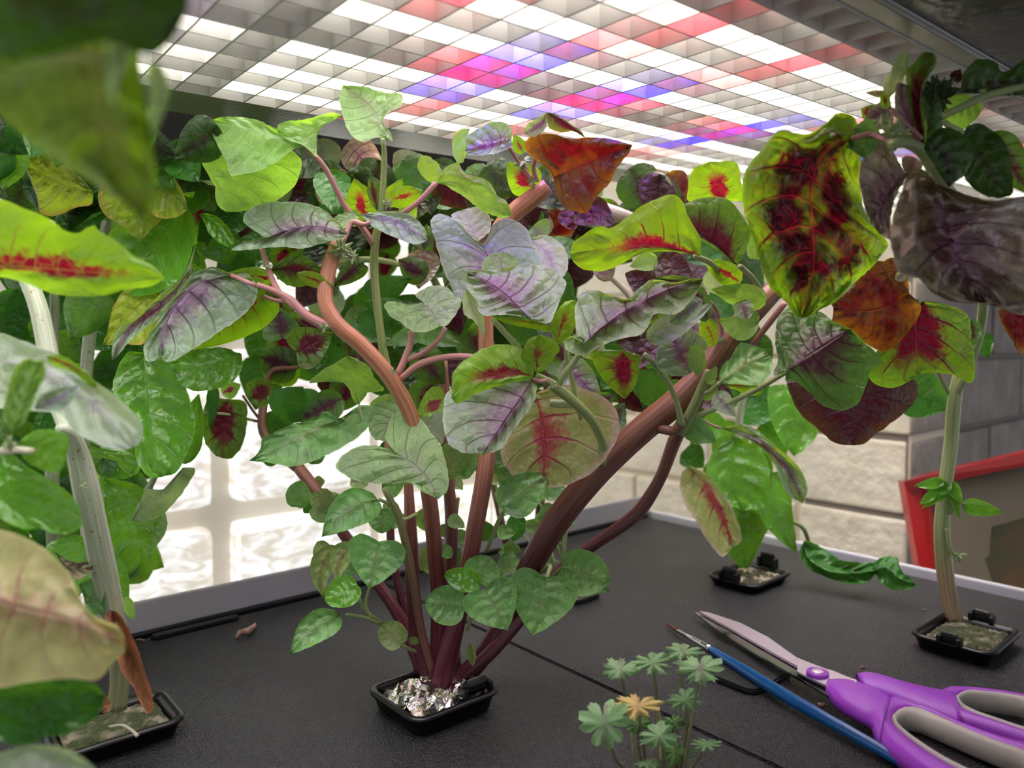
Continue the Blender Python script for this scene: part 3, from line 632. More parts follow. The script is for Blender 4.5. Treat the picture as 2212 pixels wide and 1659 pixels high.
leaf(A_, 'amv', .29, .15, -.7, '500,594 470,600 437,608 405,630 372,668 355,710 346,768', '480,583 461,576 437,581 416,593 395,617 353,671 338,701 316,732 310,762 318,781 335,778', '521,585 543,599 555,617 555,641 536,671 512,692 470,719 437,741 407,759 380,777 362,783', puck=.11, fold=-.25, nv=36, nu=10, pet=[(540, 612, .296), (556, 618, .298)], label='round leaf with violet centre')
leaf(A_, 'amv', .3, .7, -.3, '415,572,2 385,620 340,665 280,710 243,778', '424,526 405,590 355,628 300,680 262,705 243,740', '421,590 395,640 350,682 305,715 280,738 255,768', fold=.35, puck=.05)
G(A_, 'amb', 570, 640, 385, 760, 55, .315, .2, .9, 'co', pet=[(620, 650, .31)])
G(A_, 'amb', 585, 600, 470, 600, 28, .315, .2, .8, 'ov', asym=1.2)
leaf(A_, 'amd', .306, 0, .5, '583,582 640,580 690,592 722,603', '592,572 620,555 655,552 690,575', '600,600 625,618 660,618 684,610 690,600', puck=.08)
G(A_, 'amb', 640, 590, 720, 620, 16, .3, 0, .6, 'el')
G(A_, 'amb', 790, 475, 765, 385, 42, .328, 0, .7, 'co'); G(A_, 'amb', 842, 432, 915, 412, 24, .322, 0, .6, 'ov'); G(A_, 'amd', 815, 455, 800, 380, 14, .32, .3, .2, 'el')
G(A_, 'amb', 835, 445, 870, 385, 20, .33, 0, .5, 'ov'); G(A_, 'amg', 870, 470, 900, 440, 22, .33, 0, .6, 'ov')
leaf(A_, 'amg', .322, -.2, .4, '953,384 930,372 905,340', '955,372 945,352 930,340 915,336', '940,398 915,382 902,362')
T(A_, 'branch', 'petr', (868, 462, .322, 6), (905, 435, .32, 6), (942, 395, .318, 6))
leaf(A_, 'amg', .316, -.2, .5, '944,396 980,392 1020,408 1065,436 1105,466', '948,378 972,357 988,351 1005,375 1036,384 1060,396 1072,420 1096,438', '960,400 990,417 1015,435 1042,456 1066,465 1090,471', puck=.06)
# low left of the curved stem
leaf(A_, 'amg', .318, 0, .5, '776,876 768,840 755,805 752,768', '760,860 752,838 720,815 690,825 667,827 700,798 730,780', '790,850 830,842 812,820 800,795 771,775', puck=.06, pet=[(790, 920, .325)], petm='petg')
leaf(A_, 'low', .312, .15, -.75, '745,908 700,918 650,938 600,962 538,995', '728,900 700,888 685,905 640,914 599,929 564,952 563,972', '759,886 789,874 810,882 807,901 789,929 756,956 711,980 669,998 630,1008 590,1001 560,997', puck=.09, fold=-.2, nv=34)
leaf(A_, 'amh', .322, 0, -.5, '870,880 845,905 825,952', '850,862 820,868 800,885 797,930 812,950', '885,895 880,920 860,945 840,955')
leaf(A_, 'amh', .3, .1, -.8, '852,976 875,990 905,1012 930,1042 947,1078', '832,966 798,962 765,968 738,986 725,1007 759,1034 801,1043 844,1046 886,1042 916,1064', '833,947 841,910 856,889 886,883 904,898 928,929 952,962 961,992 969,1034 966,1061', puck=.12, fold=-.22, nv=36, nu=11, label='large pale heart-shaped leaf')
leaf(A_, 'amh', .306, -.1, -.7, '914,652 930,670 952,704', '895,656 874,669 862,654 841,651 830,657 841,681 865,696 892,715 922,716', '898,639 919,621 946,617 970,624 985,642 997,646 994,660 979,687 962,704', puck=.08, fold=-.15, nv=28, label='pale notched leaf')
# centre
leaf(A_, 'lav', .322, .1, -.35, '1042,526 1055,560 1065,600 1062,655', '1030,522 1011,505 990,480 966,465 945,462 930,477 939,516 951,562 969,607 985,640 1015,660', '1051,515 1063,489 1087,471 1111,474 1135,492 1150,525 1168,562 1175,605 1130,645', puck=.09, fold=-.2, nv=34, nu=10, label='big heart-shaped leaf with violet veins')
leaf(A_, 'pal', .33, -.2, -.5, '1140,515 1180,545 1205,602', '1140,560 1165,598 1190,606', '1180,507 1204,519 1225,547 1228,572 1218,597')
leaf(A_, 'pal', .335, 0, -.5, '1033,522 1018,490 1004,452', '1010,510 985,485 975,465', '1057,500 1058,470 1030,446'); G(A_, 'amh', 1080, 600, 1085, 543, 42, .316, 0, -.4, 'rd')
leaf(A_, 'amv', .288, .1, -.75, '1150,692 1115,660 1080,628 1045,605 1010,588', '1111,682 1075,680 1045,681 1034,672 1033,655 1015,632 1004,612', '1189,697 1201,669 1216,633 1224,612 1189,581 1153,571 1117,572 1093,580 1045,584', puck=.14, fold=-.15, nv=36, nu=11, label='crumpled grey-violet leaf')
leaf(A_, 'amb', .292, 0, .6, '1190,704 1130,694 1060,682', '1160,694 1110,686', '1190,717 1156,711 1126,706 1081,693', puck=.03)
leaf(A_, 'pal', .29, .5, -.2, '1010,622 1018,662 1032,692 1046,736', '1004,630 999,657 1005,681 1027,696', '1032,640 1033,660 1043,680 1047,705', puck=.04)
leaf(A_, 'amv', .28, -.05, -.8, '1262,742 1283,723 1322,693 1382,654 1458,620 1519,603', '1246,725 1243,700 1243,662 1259,630 1289,627 1313,636 1361,645 1382,621 1406,605 1458,610 1500,601', '1230,727 1219,737 1225,757 1240,765 1262,768 1292,750 1337,732 1382,723 1406,695 1410,680 1461,678 1502,638', puck=.16, fold=-.3, nv=40, nu=12, label='wide crumpled violet-grey leaf')
leaf(A_, 'lav', .29, 0, -.6, '1518,648 1480,675 1446,697', '1500,640 1470,662 1448,686', '1516,668 1495,690 1462,702')
G(A_, 'amd', 1530, 690, 1410, 600, 26, .302, 0, -.2, 'ov', bend=.18); G(A_, 'pal', 1400, 735, 1540, 655, 28, .296, 0, -.5)
leaf(A_, 'amb', .293, .2, .2, '1204,744 1212,705 1242,648', '1193,726 1190,705 1201,675 1222,652', '1225,732 1243,705 1248,670', puck=.08)
leaf(A_, 'amb', .285, .1, .35, '1160,808 1160,770 1165,723', '1150,790 1126,775 1131,750 1144,731', '1178,796 1200,768 1209,753 1190,731', puck=.08)
G(A_, 'basd', 1148, 745, 1140, 692, 17, .297, 0, .2)
leaf(A_, 'amb', .283, .3, .05, '1152,812 1125,808 1075,812 1000,830 975,860', '1156,795 1108,746 1051,750 1014,771 981,801', '1140,820 1090,830 1030,850 985,872', fold=.1, puck=.08, curl=.04)
leaf(A_, 'amv', .278, .1, -.75, '1150,818 1120,870 1085,920 1041,981', '1130,800 1060,805 990,830 964,850 957,886 959,928 969,958 996,976', '1159,831 1153,868 1135,895 1108,931 1081,970', puck=.12, fold=-.3, nv=36, nu=11, pet=[(1180, 822, .295)], label='big cupped leaf with dark violet centre')
G(A_, 'amb', 1105, 930, 1042, 985, 12, .283, 0, .6, 'el', bend=.1)
leaf(A_, 'pnk', .325, -.1, -.25, '1156,850 1168,900 1175,960 1172,1052', '1140,845 1112,895 1087,945 1083,990 1110,1030 1140,1048', '1216,831 1262,840 1307,859 1334,892 1338,928 1328,961 1290,1012 1235,1045 1200,1054', puck=.07, nv=34, nu=10, label='large pale leaf with dark red ribs')
leaf(A_, 'rdv', .33, 0, .35, '1345,756 1352,800 1350,862', '1277,759 1285,790 1310,830', '1385,770 1382,789 1370,837'); G(A_, 'amv', 1215, 780, 1300, 870, 36, .335, 0, -.3)
leaf(A_, 'amv', .3, .1, -.55, '1492,806 1470,765 1440,702', '1475,813 1430,804 1418,786 1421,756 1421,725', '1510,790 1528,742 1500,716 1475,698')
leaf(A_, 'amg', .295, .1, .1, '1505,812 1500,780 1504,744', '1490,790 1487,765 1492,748', '1520,800 1526,780 1518,754')
G(A_, 'amg', 1530, 830, 1548, 790, 12, .3, 0, -.2)
leaf(A_, 'low', .29, -.2, -.5, '1553,827 1585,805 1615,785 1662,765', '1557,795 1581,768 1599,741 1629,747 1656,757', '1611,831 1641,831 1665,804 1668,780', puck=.09, pet=[(1525, 850, .312)], petm='petg')
leaf(A_, 'amb', .3, 0, .4, '1553,828 1600,833 1640,835', '1580,830 1610,829', '1590,842 1625,840')
leaf(A_, 'amd', .288, -.1, -.6, '1701,801 1740,772 1785,743 1838,711', '1672,812 1680,777 1674,729 1683,683 1704,665 1740,680 1774,673 1792,689', '1695,822 1719,825 1747,846 1768,870 1798,884 1828,885 1852,873 1870,837 1882,801 1906,781 1870,741', puck=.12, fold=-.25, nv=36, nu=11, label='dark green leaf with violet fan of veins')
leaf(A_, 'amb', .288, -.1, .55, '1515,553 1460,540 1400,530 1340,535 1231,548', '1515,520 1488,470 1470,430 1454,421 1394,441 1352,471 1322,492 1292,489 1262,507 1237,525', '1473,545 1412,543 1367,556 1322,580 1292,587 1247,574', puck=.05, nv=34, nu=10, label='lime leaf with crimson flash along its rib')
leaf(A_, 'amd', .295, -.15, .3, '1593,572 1550,530 1490,492 1427,457', '1617,530 1622,505 1600,460 1575,433 1551,426 1521,427 1490,436 1460,450', '1575,565 1566,553 1530,527 1490,503', puck=.07)
leaf(A_, 'amb', .302, 0, .5, '1565,432 1548,395 1532,349', '1487,435 1487,400 1497,365', '1605,432 1601,390 1592,353', puck=.06); G(A_, 'amb', 1600, 610, 1520, 560, 26, .305, 0, .5)
G(A_, 'amg', 1640, 690, 1550, 690, 30, .305, .1, -.2, bend=-.2); G(A_, 'amg', 1655, 650, 1535, 625, 28, .308, 0, .4); G(A_, 'amv', 1600, 650, 1615, 690, 22, .3, 0, -.4, 'rd')
G(A_, 'amg', 1628, 560, 1645, 440, 26, .305, .4, .1, bend=.1); G(A_, 'amb', 1545, 745, 1518, 680, 26, .32, 0, .4)
G(A_, 'amb', 1650, 840, 1560, 815, 22, .318, 0, .5); G(A_, 'pal', 1545, 850, 1590, 900, 22, .32, 0, -.5); G(A_, 'low', 1480, 915, 1548, 955, 28, .33, 0, -.3)
# upper centre
leaf(A_, 'red', .33, -.1, .3, '1195,383 1250,362 1300,340 1366,313', '1180,360 1150,340 1132,312 1150,293 1186,289 1231,299 1292,296 1330,303', '1201,411 1216,447 1237,456 1268,459 1286,429 1316,396 1337,357 1358,330', puck=.09, fold=-.2, nv=34, nu=10, label='rust-red leaf under the lamp')
leaf(A_, 'amv', .325, 0, -.4, '1105,300 1080,308 1040,318 1004,325', '1106,281 1093,265 1069,263 1033,278 1008,296', '1103,315 1093,322 1066,333 1030,336 1011,334', puck=.07)
leaf(A_, 'amg', .33, .2, 0, '1000,352 985,315 1015,277', '988,352 978,325 978,300 992,282', '1008,330 1008,300')
leaf(A_, 'amv', .322, .3, -.3, '1182,243 1170,268 1134,290', '1160,257 1142,266 1133,280', '1180,275 1165,290 1150,296')
leaf(A_, 'amd', .322, -.3, .4, '1182,243 1215,262 1264,298', '1200,247 1232,268 1256,284', '1185,275 1215,285 1240,284')
G(A_, 'amb', 1155, 410, 1095, 350, 38, .345, 0, .4); G(A_, 'amb', 1130, 330, 1110, 290, 16, .34, 0, .5)
T(A_, 'branch', 'petr', (1160, 392, .342, 5), (1152, 360, .338, 5), (1165, 320, .33, 5), (1163, 285, .326, 5)); T(A_, 'branch', 'petr', (1150, 390, .342, 5), (1120, 350, .338, 4), (1100, 318, .33, 4))
G(A_, 'mar', 1240, 460, 1330, 490, 34, .34, 0, -.4, bend=-.2); G(A_, 'red', 1225, 450, 1240, 500, 26, .345)
# lower leaves
low = [('low', (815, 1078), (695, 1160), 42, .315, 0, -.6, 'ov', .1), ('low', (825, 1100), (825, 1152), 30, .335, 0, -.3, 'rd', 0), ('low', (818, 1170), (797, 1272), 62, .31, .1, -.4, 'co', 0),
    ('lowp', (722, 1178), (697, 1291), 26, .325, .3, -.3, 'ov', .15), ('lowp', (774, 1172), (728, 1260), 26, .31, .2, -.3, 'ov', .2), ('bas', (772, 1262), (702, 1300), 34, .305, 0, -.5, 'rd', 0),
    ('low', (733, 1328), (626, 1414), 34, .3, .2, -.6, 'ov', .08), ('lowp', (868, 1392), (822, 1345), 31, .315, 0, -.4, 'rd', 0), ('low', (1002, 1312), (918, 1300), 44, .31, 0, -.35, 'rd', 0),
    ('low', (1048, 1272), (1097, 1362), 60, .302, 0, -.45, 'co', 0), ('low', (1180, 1248), (1150, 1373), 74, .305, 0, -.35, 'co', 0), ('low', (1212, 1225), (1318, 1255), 50, .33, -.1, -.4, 'rd', 0),
    ('low', (1262, 1262), (1320, 1276), 14, .34, 0, -.4, 'ov', 0), ('low', (1030, 1258), (1055, 1200), 40, .318, 0, -.4, 'rd', 0), ('bas', (1036, 1262), (960, 1240), 26, .31, 0, -.4, 'rd', 0),
    ('low', (1085, 1098), (1185, 1022), 46, .318, 0, -.4, 'ov', 0), ('low', (640, 1095), (650, 1038), 27, .35, 0, .1, 'rd', 0), ('lowp', (688, 1060), (708, 1112), 26, .345, 0, -.2, 'rd', 0),
    ('low', (955, 1180), (975, 1205), 14, .33, 0, -.3, 'rd', 0), ('lowp', (885, 1378), (905, 1390), 9, .32, 0, 0, 'el', 0), ('lowp', (1015, 1390), (1022, 1440), 10, .325, .3, 0, 'el', 0)]
for mt, b_, t_, wd, d_, tx_, ty_, sh, be in low: G(A_, mt, *b_, *t_, wd, d_, tx_, ty_, sh, bend=be, puck=.08, nv=22, nu=7)
for q_ in (((748, 1328, .3, 4), (790, 1335, .31, 4), (822, 1350, .325, 4)), ((798, 1270, .312, 3), (790, 1310, .318, 4), (800, 1335, .32, 4)), ((775, 1292, .308, 4), (785, 1315, .315, 5), (820, 1345, .328, 5)), ((775, 1172, .31, 4), (830, 1185, .315, 4), (882, 1218, .328, 4)),
    ((818, 1078, .315, 4), (860, 1100, .32, 4), (870, 1140, .33, 4)), ((1048, 1275, .304, 4), (1035, 1300, .31, 4), (1015, 1340, .33, 5)), ((1182, 1248, .306, 4), (1188, 1222, .315, 5), (1170, 1235, .345, 5)), ((1215, 1225, .33, 4), (1190, 1250, .34, 5), (1120, 1330, .35, 5)),
    ((1002, 1312, .31, 4), (1015, 1320, .318, 4), (1010, 1360, .33, 4)), ((1090, 1098, .32, 4), (1075, 1130, .33, 5), (1052, 1190, .34, 5)), ((862, 1392, .316, 3), (880, 1400, .325, 4), (905, 1410, .34, 4)), ((900, 1110, .335, 5), (880, 1120, .33, 4), (868, 1125, .326, 5))):
    T(A_, 'twig', 'petg', *[(x_, y_, d_ + (.007, .005, .002)[i_], r_) for i_, (x_, y_, d_, r_) in enumerate(q_)], seg=7)
rf = random.Random(11)
for k in range(58):      # small leaves inside the crown, in its lower half
    x_ = rf.uniform(660, 1200); y_ = rf.uniform(980, 1200); y_ = y_ - max(0, (abs(x_ - 940) - 180)) * .25
    s_ = rf.uniform(18, 38); an = rf.uniform(-2.6, .9)
    G(A_, rf.choice(['low', 'low', 'basd', 'lowp', 'amh']), x_, y_, x_ + math.cos(an) * s_ * 1.6, y_ - math.sin(an) * s_ * 1.6, s_ * .62, rf.uniform(.345, .39), rf.uniform(-.3, .3), rf.uniform(-.6, .2), rf.choice(['rd', 'ov']), nv=9, nu=3)
for x_, y_, x2, y2, wd, mt, d_ in ((600, 900, 655, 835, 42, 'basd', .37), (690, 890, 610, 850, 38, 'basd', .375), (740, 860, 640, 910, 34, 'amd', .37), (880, 1010, 900, 930, 34, 'amh', .33), (990, 960, 960, 1040, 34, 'amh', .34), (930, 900, 955, 960, 30, 'pal', .335), (770, 690, 850, 730, 36, 'basd', .37), (870, 700, 790, 650, 40, 'basd', .37),
    (900, 760, 960, 830, 40, 'amd', .36), (820, 900, 880, 850, 36, 'amg', .355), (960, 860, 900, 900, 34, 'amb', .35), (1010, 720, 1075, 790, 40, 'amd', .36), (640, 760, 720, 720, 46, 'rdv', .36), (610, 730, 600, 660, 40, 'amd', .365), (700, 770, 760, 820, 34, 'basd', .37), (920, 600, 860, 560, 30, 'amd', .37), (1000, 560, 960, 620, 30, 'amd', .37),
    (905, 712, 1000, 745, 26, 'low', .325), (900, 720, 830, 745, 20, 'low', .32), (800, 640, 890, 600, 34, 'basd', .375), (780, 570, 720, 620, 24, 'amd', .36), (1010, 870, 950, 940, 30, 'amv', .345), (1250, 900, 1330, 850, 40, 'amd', .35), (1380, 860, 1450, 800, 46, 'basd', .35), (1310, 930, 1350, 870, 34, 'amd', .355), (1110, 960, 1070, 1010, 30, 'low', .34), (1420, 730, 1370, 800, 30, 'mar', .345),
    (1250, 720, 1310, 780, 36, 'amv', .34), (1190, 740, 1240, 800, 30, 'amd', .34), (1540, 860, 1500, 800, 24, 'amg', .33), (700, 990, 620, 960, 22, 'low', .36), (990, 1020, 1040, 960, 26, 'low', .345), (1060, 1000, 1130, 960, 34, 'low', .345), (760, 1130, 720, 1090, 26, 'lowp', .35)):
    G(A_, mt, x_, y_, x2, y2, wd, d_, rf.uniform(-.3, .3), rf.uniform(-.5, .3), rf.choice(['ov', 'co']))

# ------------------------------------------------------------------ basil behind at the left
cat_name[0] = 'basil_plant'
Bs = thing('basil_plant', DK(175, 1400, .0), 'tall leafy basil plant behind the left cup, in front of the window', 'plant')
T(Bs, 'stem', 'stemp', (205, 1400, .40, 14), (190, 1200, .40, 13), (182, 900, .40, 12), (192, 740, .40, 13), (208, 640, .40, 12), (230, 480, .41, 10))
T(Bs, 'stem', 'stemp', (120, 1390, .42, 14), (112, 900, .42, 13), (118, 640, .42, 9), (110, 480, .43, 9))
T(Bs, 'stem', 'stemp', (240, 1380, .42, 10), (290, 1100, .40, 8), (330, 1040, .37, 7), (372, 900, .37, 6), (400, 780, .37, 6))
leaf(Bs, 'basy', .34, 0, .3, '200,412 140,402 52,357', '170,380 120,331 68,313 57,333', '200,440 169,447 114,467 87,458 78,422 66,388', puck=.1)
leaf(Bs, 'basy', .33, -.1, -.1, '318,362 355,400 406,452', '337,356 368,374 395,413', '290,370 300,420 340,470 386,467', puck=.1)
leaf(Bs, 'basy', .335, 0, -.2, '320,380 300,440 300,521', '280,370 215,405 217,452 262,488', '350,400 350,470 325,497', puck=.1)
leaf(Bs, 'bas', .34, 0, -.3, '400,440 350,500 250,620', '330,440 240,500 215,560', '420,480 415,540 380,610 300,640', puck=.08)
leaf(Bs, 'bas', .345, 0, -.2, '430,462 468,485 506,538', '455,462 482,478 506,515', '440,478 452,505 482,530', puck=.1)
leaf(Bs, 'basy', .33, 0, -.4, '340,622 290,670 222,745', '300,622 271,626 241,671 233,716', '360,640 345,700 316,741 270,744', puck=.1)
leaf(Bs, 'bas', .315, .1, -.3, '312,763 318,850 325,930 350,1030', '280,760 255,790 244,845 258,885 290,960 297,1000 325,1032', '345,760 385,800 412,870 422,920 404,981 378,1022', puck=.07, nv=34, nu=10, label='large glossy basil leaf')
leaf(Bs, 'bas', .32, 0, -.2, '522,765 450,790 370,786', '480,750 422,758 385,768', '524,790 506,822 452,843 416,843 380,822', puck=.05)
leaf(Bs, 'bas', .345, 0, .0, '225,1032 262,1100 285,1170 268,1250', '208,1020 212,1071 226,1132 250,1215', '290,1045 359,1110 359,1147 316,1207', puck=.06)
leaf(Bs, 'pal', .33, .2, .2, '395,1010 350,1060 283,1125', '362,1055 319,1059 300,1088', '420,1012 390,1070 347,1113 301,1129', puck=.04)
G(Bs, 'bas', 390, 1000, 430, 850, 34, .335, .4, -.1); G(Bs, 'bas', 140, 1160, 170, 1290, 60, .34, 0, -.2); G(Bs, 'bas', 250, 1200, 272, 1330, 20, .33, .3, 0); G(Bs, 'amg', 268, 1290, 290, 1340, 14, .3, .2, 0)
leaf(Bs, 'bas', .34, 0, .2, '160,962 230,975 288,1022', '226,969 277,975 298,999', '180,990 211,987 247,996 271,1020')
rg = random.Random(21)
for k in range(86):
    x_ = rg.uniform(-40, 450); y_ = rg.uniform(300, 1180)
    if x_ > 330 and y_ > 700: continue
    if x_ > 250 and y_ > 1060: continue
    L_ = rg.uniform(70, 130); an = rg.uniform(-2.9, -.3)
    G(Bs, rg.choice(['bas', 'bas', 'basd', 'basd', 'basd', 'basy' if y_ < 640 else 'bas']), x_, y_, x_ + math.cos(an) * L_, y_ - math.sin(an) * L_, L_ * .42, rg.uniform(.37, .47), rg.uniform(-.4, .4), rg.uniform(-.6, .6), 'ov', puck=.1, bend=rg.uniform(-.1, .1), nv=12, nu=4)
for k in range(16):
    x_ = rg.uniform(380, 560); y_ = rg.uniform(300, 620)
    L_ = rg.uniform(70, 110); an = rg.uniform(-2.9, -.3)
    G(Bs, rg.choice(['bas', 'basd', 'basd']), x_, y_, x_ + math.cos(an) * L_, y_ - math.sin(an) * L_, L_ * .42, rg.uniform(.40, .46), 0, rg.uniform(-.6, .5), 'ov', nv=12, nu=4)

# small seedling amaranth hanging before the window
cat_name[0] = 'amaranth_plant'
Sd = A_
T(Sd, 'stem', 'stemd', (648, 1015, .37, 12), (600, 975, .38, 11), (568, 930, .39, 10), (570, 870, .40, 9), (590, 800, .40, 6), (648, 790, .395, 4), (655, 720, .39, 4))
leaf(Sd, 'rdv', .375, 0, -.15, '490,862 485,920 482,990', '450,862 436,900 445,960 468,986', '530,868 533,910 525,960 500,990'); G(Sd, 'rdv', 540, 860, 590, 830, 32, .38, 0, -.1, 'rd'); G(Sd, 'amb', 480, 850, 520, 830, 20, .39); G(Sd, 'basd', 462, 830, 455, 930, 14, .37, .5, 0)
T(Sd, 'branch', 'petg', (420, 892, .37, 3), (490, 895, .375, 3), (555, 910, .395, 3)); T(Sd, 'branch', 'petr', (525, 855, .38, 3), (545, 885, .39, 3), (560, 905, .398, 3))
for x_, y_, x2, y2, wd, mt, d_ in ((640, 800, 560, 770, 40, 'amd', .4), (650, 780, 600, 700, 56, 'rdv', .4), (640, 740, 690, 680, 50, 'rdv', .4), (600, 830, 620, 760, 40, 'amb', .41), (680, 810, 720, 740, 46, 'basd', .4), (610, 640, 560, 700, 50, 'rdv', .41), (570, 905, 640, 940, 30, 'basd', .4), (570, 1000, 600, 960, 24, 'basd', .41)):
    G(Sd, mt, x_, y_, x2, y2, wd, d_, 0, rg.uniform(-.3, .4), 'rd')

# ------------------------------------------------------------------ dark canopy at the back
Bk = plant(1240, 1200, 'dark red and green amaranth canopy at the back, under the far end of the lamp', z=.0)
T(Bk, 'stem', 'stemd', (1160, 1190, .52, 10), (1180, 900, .50, 10), (1200, 600, .48, 10), (1230, 500, .47, 8))
T(Bk, 'stem', 'stemg', (1100, 1200, .5, 8), (980, 700, .47, 8), (880, 480, .45, 8), (860, 400, .44, 6)); T(Bk, 'stem', 'stemg', (1390, 500, .42, 10), (1400, 430, .41, 9), (1430, 390, .41, 7), (1460, 375, .41, 6))
T(Bk, 'branch', 'petc', (1400, 490, .4, 12), (1350, 470, .39, 16), (1285, 440, .39, 10)); T(Bk, 'branch', 'petg', (600, 600, .42, 5), (800, 560, .4, 7), (900, 580, .4, 5)); T(Bk, 'branch', 'petg', (840, 470, .4, 8), (1000, 440, .4, 9), (1060, 430, .4, 7))
T(Bk, 'stem', 'petc', (1400, 760, .45, 6), (1360, 640, .43, 7), (1310, 590, .43, 6))
for k in range(120):
    x_ = rg.uniform(600, 1560); y_ = rg.uniform(330, 560) + (rg.uniform(0, 240) if rg.random() < .4 else 0)
    if 1250 < x_ < 1400 and y_ > 530: continue
    if y_ < 420 and 950 < x_ < 1380: y_ += 70
    if y_ < 360 + (x_ - 600) * .06: y_ += 40
    L_ = rg.uniform(55, 100); an = rg.uniform(-2.9, -.3)
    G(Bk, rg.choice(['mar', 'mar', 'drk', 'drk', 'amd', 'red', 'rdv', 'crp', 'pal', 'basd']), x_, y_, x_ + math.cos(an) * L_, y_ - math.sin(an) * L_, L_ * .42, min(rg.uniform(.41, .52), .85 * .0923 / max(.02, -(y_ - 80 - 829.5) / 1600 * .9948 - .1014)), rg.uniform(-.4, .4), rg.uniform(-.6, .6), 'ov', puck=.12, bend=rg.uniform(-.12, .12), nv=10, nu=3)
for k in range(46):
    x_ = rg.uniform(700, 1560); y_ = rg.uniform(640, 1000)
    if 1180 < x_ and y_ > 860: continue
    if x_ < 860 and y_ > 850: continue
    L_ = rg.uniform(60, 100); an = rg.uniform(-2.9, -.3)
    G(Bk, rg.choice(['basd', 'basd', 'amd', 'mar', 'low', 'drk']), x_, y_, x_ + math.cos(an) * L_, y_ - math.sin(an) * L_, L_ * .42, rg.uniform(.40, .46), rg.uniform(-.4, .4), rg.uniform(-.5, .5), 'ov', nv=10, nu=3)
for mt, x_, y_, x2, y2, wd, d_ in (('pal', 690, 300, 700, 400, 44, .38), ('crp', 750, 310, 830, 390, 40, .37), ('mar', 690, 350, 680, 300, 36, .39), ('pal', 900, 330, 870, 400, 44, .39), ('pal', 440, 345, 470, 400, 46, .36), ('amh', 1150, 490, 1180, 520, 36, .37), ('low', 1230, 560, 1190, 510, 34, .38), ('crp', 1390, 380, 1440, 440, 40, .4), ('red', 1440, 375, 1480, 440, 36, .39), ('mar', 1410, 620, 1350, 590, 30, .37), ('amg', 1420, 560, 1360, 575, 20, .36), ('mar', 1420, 560, 1500, 610, 36, .36), ('crp', 1290, 600, 1330, 560, 24, .38), ('basd', 1180, 600, 1240, 650, 40, .38), ('amd', 1420, 660, 1390, 700, 30, .37)):
    G(Bk, mt, x_, y_, x2, y2, wd, d_, 0, rg.uniform(-.3, .4), 'ov')

# ------------------------------------------------------------------ thick pale-stemmed plant in the left cup
Lf = plant(250, 1530, 'thick pale-stemmed plant leaning out of the left cup towards the camera', z=.006)
T(Lf, 'stem', 'stemp', (252, 1530, .285, 21), (258, 1480, .285, 20), (256, 1400, .283, 22), (240, 1310, .28, 24), (222, 1220, .275, 26), (203, 1130, .268, 26), (185, 1050, .262, 27), (168, 980, .257, 22), (150, 935, .25, 16), (128, 925, .245, 10))
T(Lf, 'stem', 'stemp', (178, 1025, .268, 16), (165, 970, .27, 20), (120, 850, .28, 20), (100, 740, .285, 20), (82, 660, .288, 19), (58, 600, .292, 18))
buds(Lf, 20, 960, .2, 18, 24); buds(Lf, 182, 1052, .248, 10, 12)
T(Lf, 'branch', 'petc', (5, 975, .205, 9), (40, 972, .2, 8), (70, 975, .198, 7))
leaf(Lf, 'pal', .215, -.1, -.6, '-60,800 80,800 150,832 220,890 286,966', '-60,720 0,719 45,735 120,762 169,789 211,828 256,861 295,899 309,920 302,958', '-40,870 40,885 75,887 130,896 160,933 193,951 235,969 272,973', puck=.05, nv=34, nu=10, label='broad silvery leaf')
leaf(Lf, 'amb', .212, 0, .5, '100,770 150,790 205,838', '125,765 175,793 208,830', '110,785 160,805 190,830')
leaf(Lf, 'amg', .185, .2, -.2, '25,938 45,880 80,780', '6,900 15,850 30,800 55,775', '60,899 78,852 99,807 92,780', puck=.12, label='small pleated upright leaf')
leaf(Lf, 'lav', .19, 0, -.5, '74,884 120,862 168,833', '85,856 120,842', '100,887 130,887 158,862')
leaf(Lf, 'pal', .2, 0, -.5, '0,850 20,815 60,790', '-20,830 0,790', '20,870 50,830')
leaf(Lf, 'bas', .21, 0, .2, '38,958 90,965 130,1024', '75,930 120,930 148,946 145,981', '54,993 75,1008 100,1018', puck=.06)
leaf(Lf, 'bas', .215, .1, -.4, '-5,978 12,1030 35,1090 84,1141', '-40,1020 -30,1090 15,1128 55,1143', '30,981 54,1005 90,1026 130,1050 163,1080 178,1135 151,1150 120,1153', puck=.05, nv=30, label='glossy basil-like leaf')
leaf(Lf, 'blc', .165, .05, -.35, '-60,1270 0,1300 100,1325 180,1345 271,1390', '-60,1160 0,1145 45,1159 90,1180 120,1207 151,1243 172,1286 196,1325 226,1340 256,1352', '-60,1480 0,1487 60,1475 151,1466 211,1469 232,1451 241,1433 265,1412', puck=.08, fold=-.25, nv=36, nu=11, label='bleached cream leaf flushed pink')
leaf(Lf, 'basd', .18, 0, -.1, '-40,1545 60,1540 150,1525 228,1506', '-30,1490 0,1487 60,1475 120,1469 169,1469 211,1481', '-30,1590 0,1600 45,1611 90,1596 166,1575 211,1545', puck=.06, nv=30, label='dark basil leaf under the bleached one')
leaf(Lf, 'pal', .15, 0, -.5, '-30,1690 80,1655 215,1675', '-20,1640 60,1611 120,1611 166,1629 202,1655', '0,1740 120,1740')
leaf(Lf, 'low', .275, 0, -.2, '225,1325 200,1300 170,1262', '196,1330 181,1290', '229,1289 223,1261 196,1249', puck=.1)
leaf(Lf, 'dry', .27, 0, -.3, '118,1192 150,1225 213,1222', '130,1200 165,1215 185,1212', '140,1230 165,1252 195,1238', puck=.15, wave=.08, label='dry beige leaf')
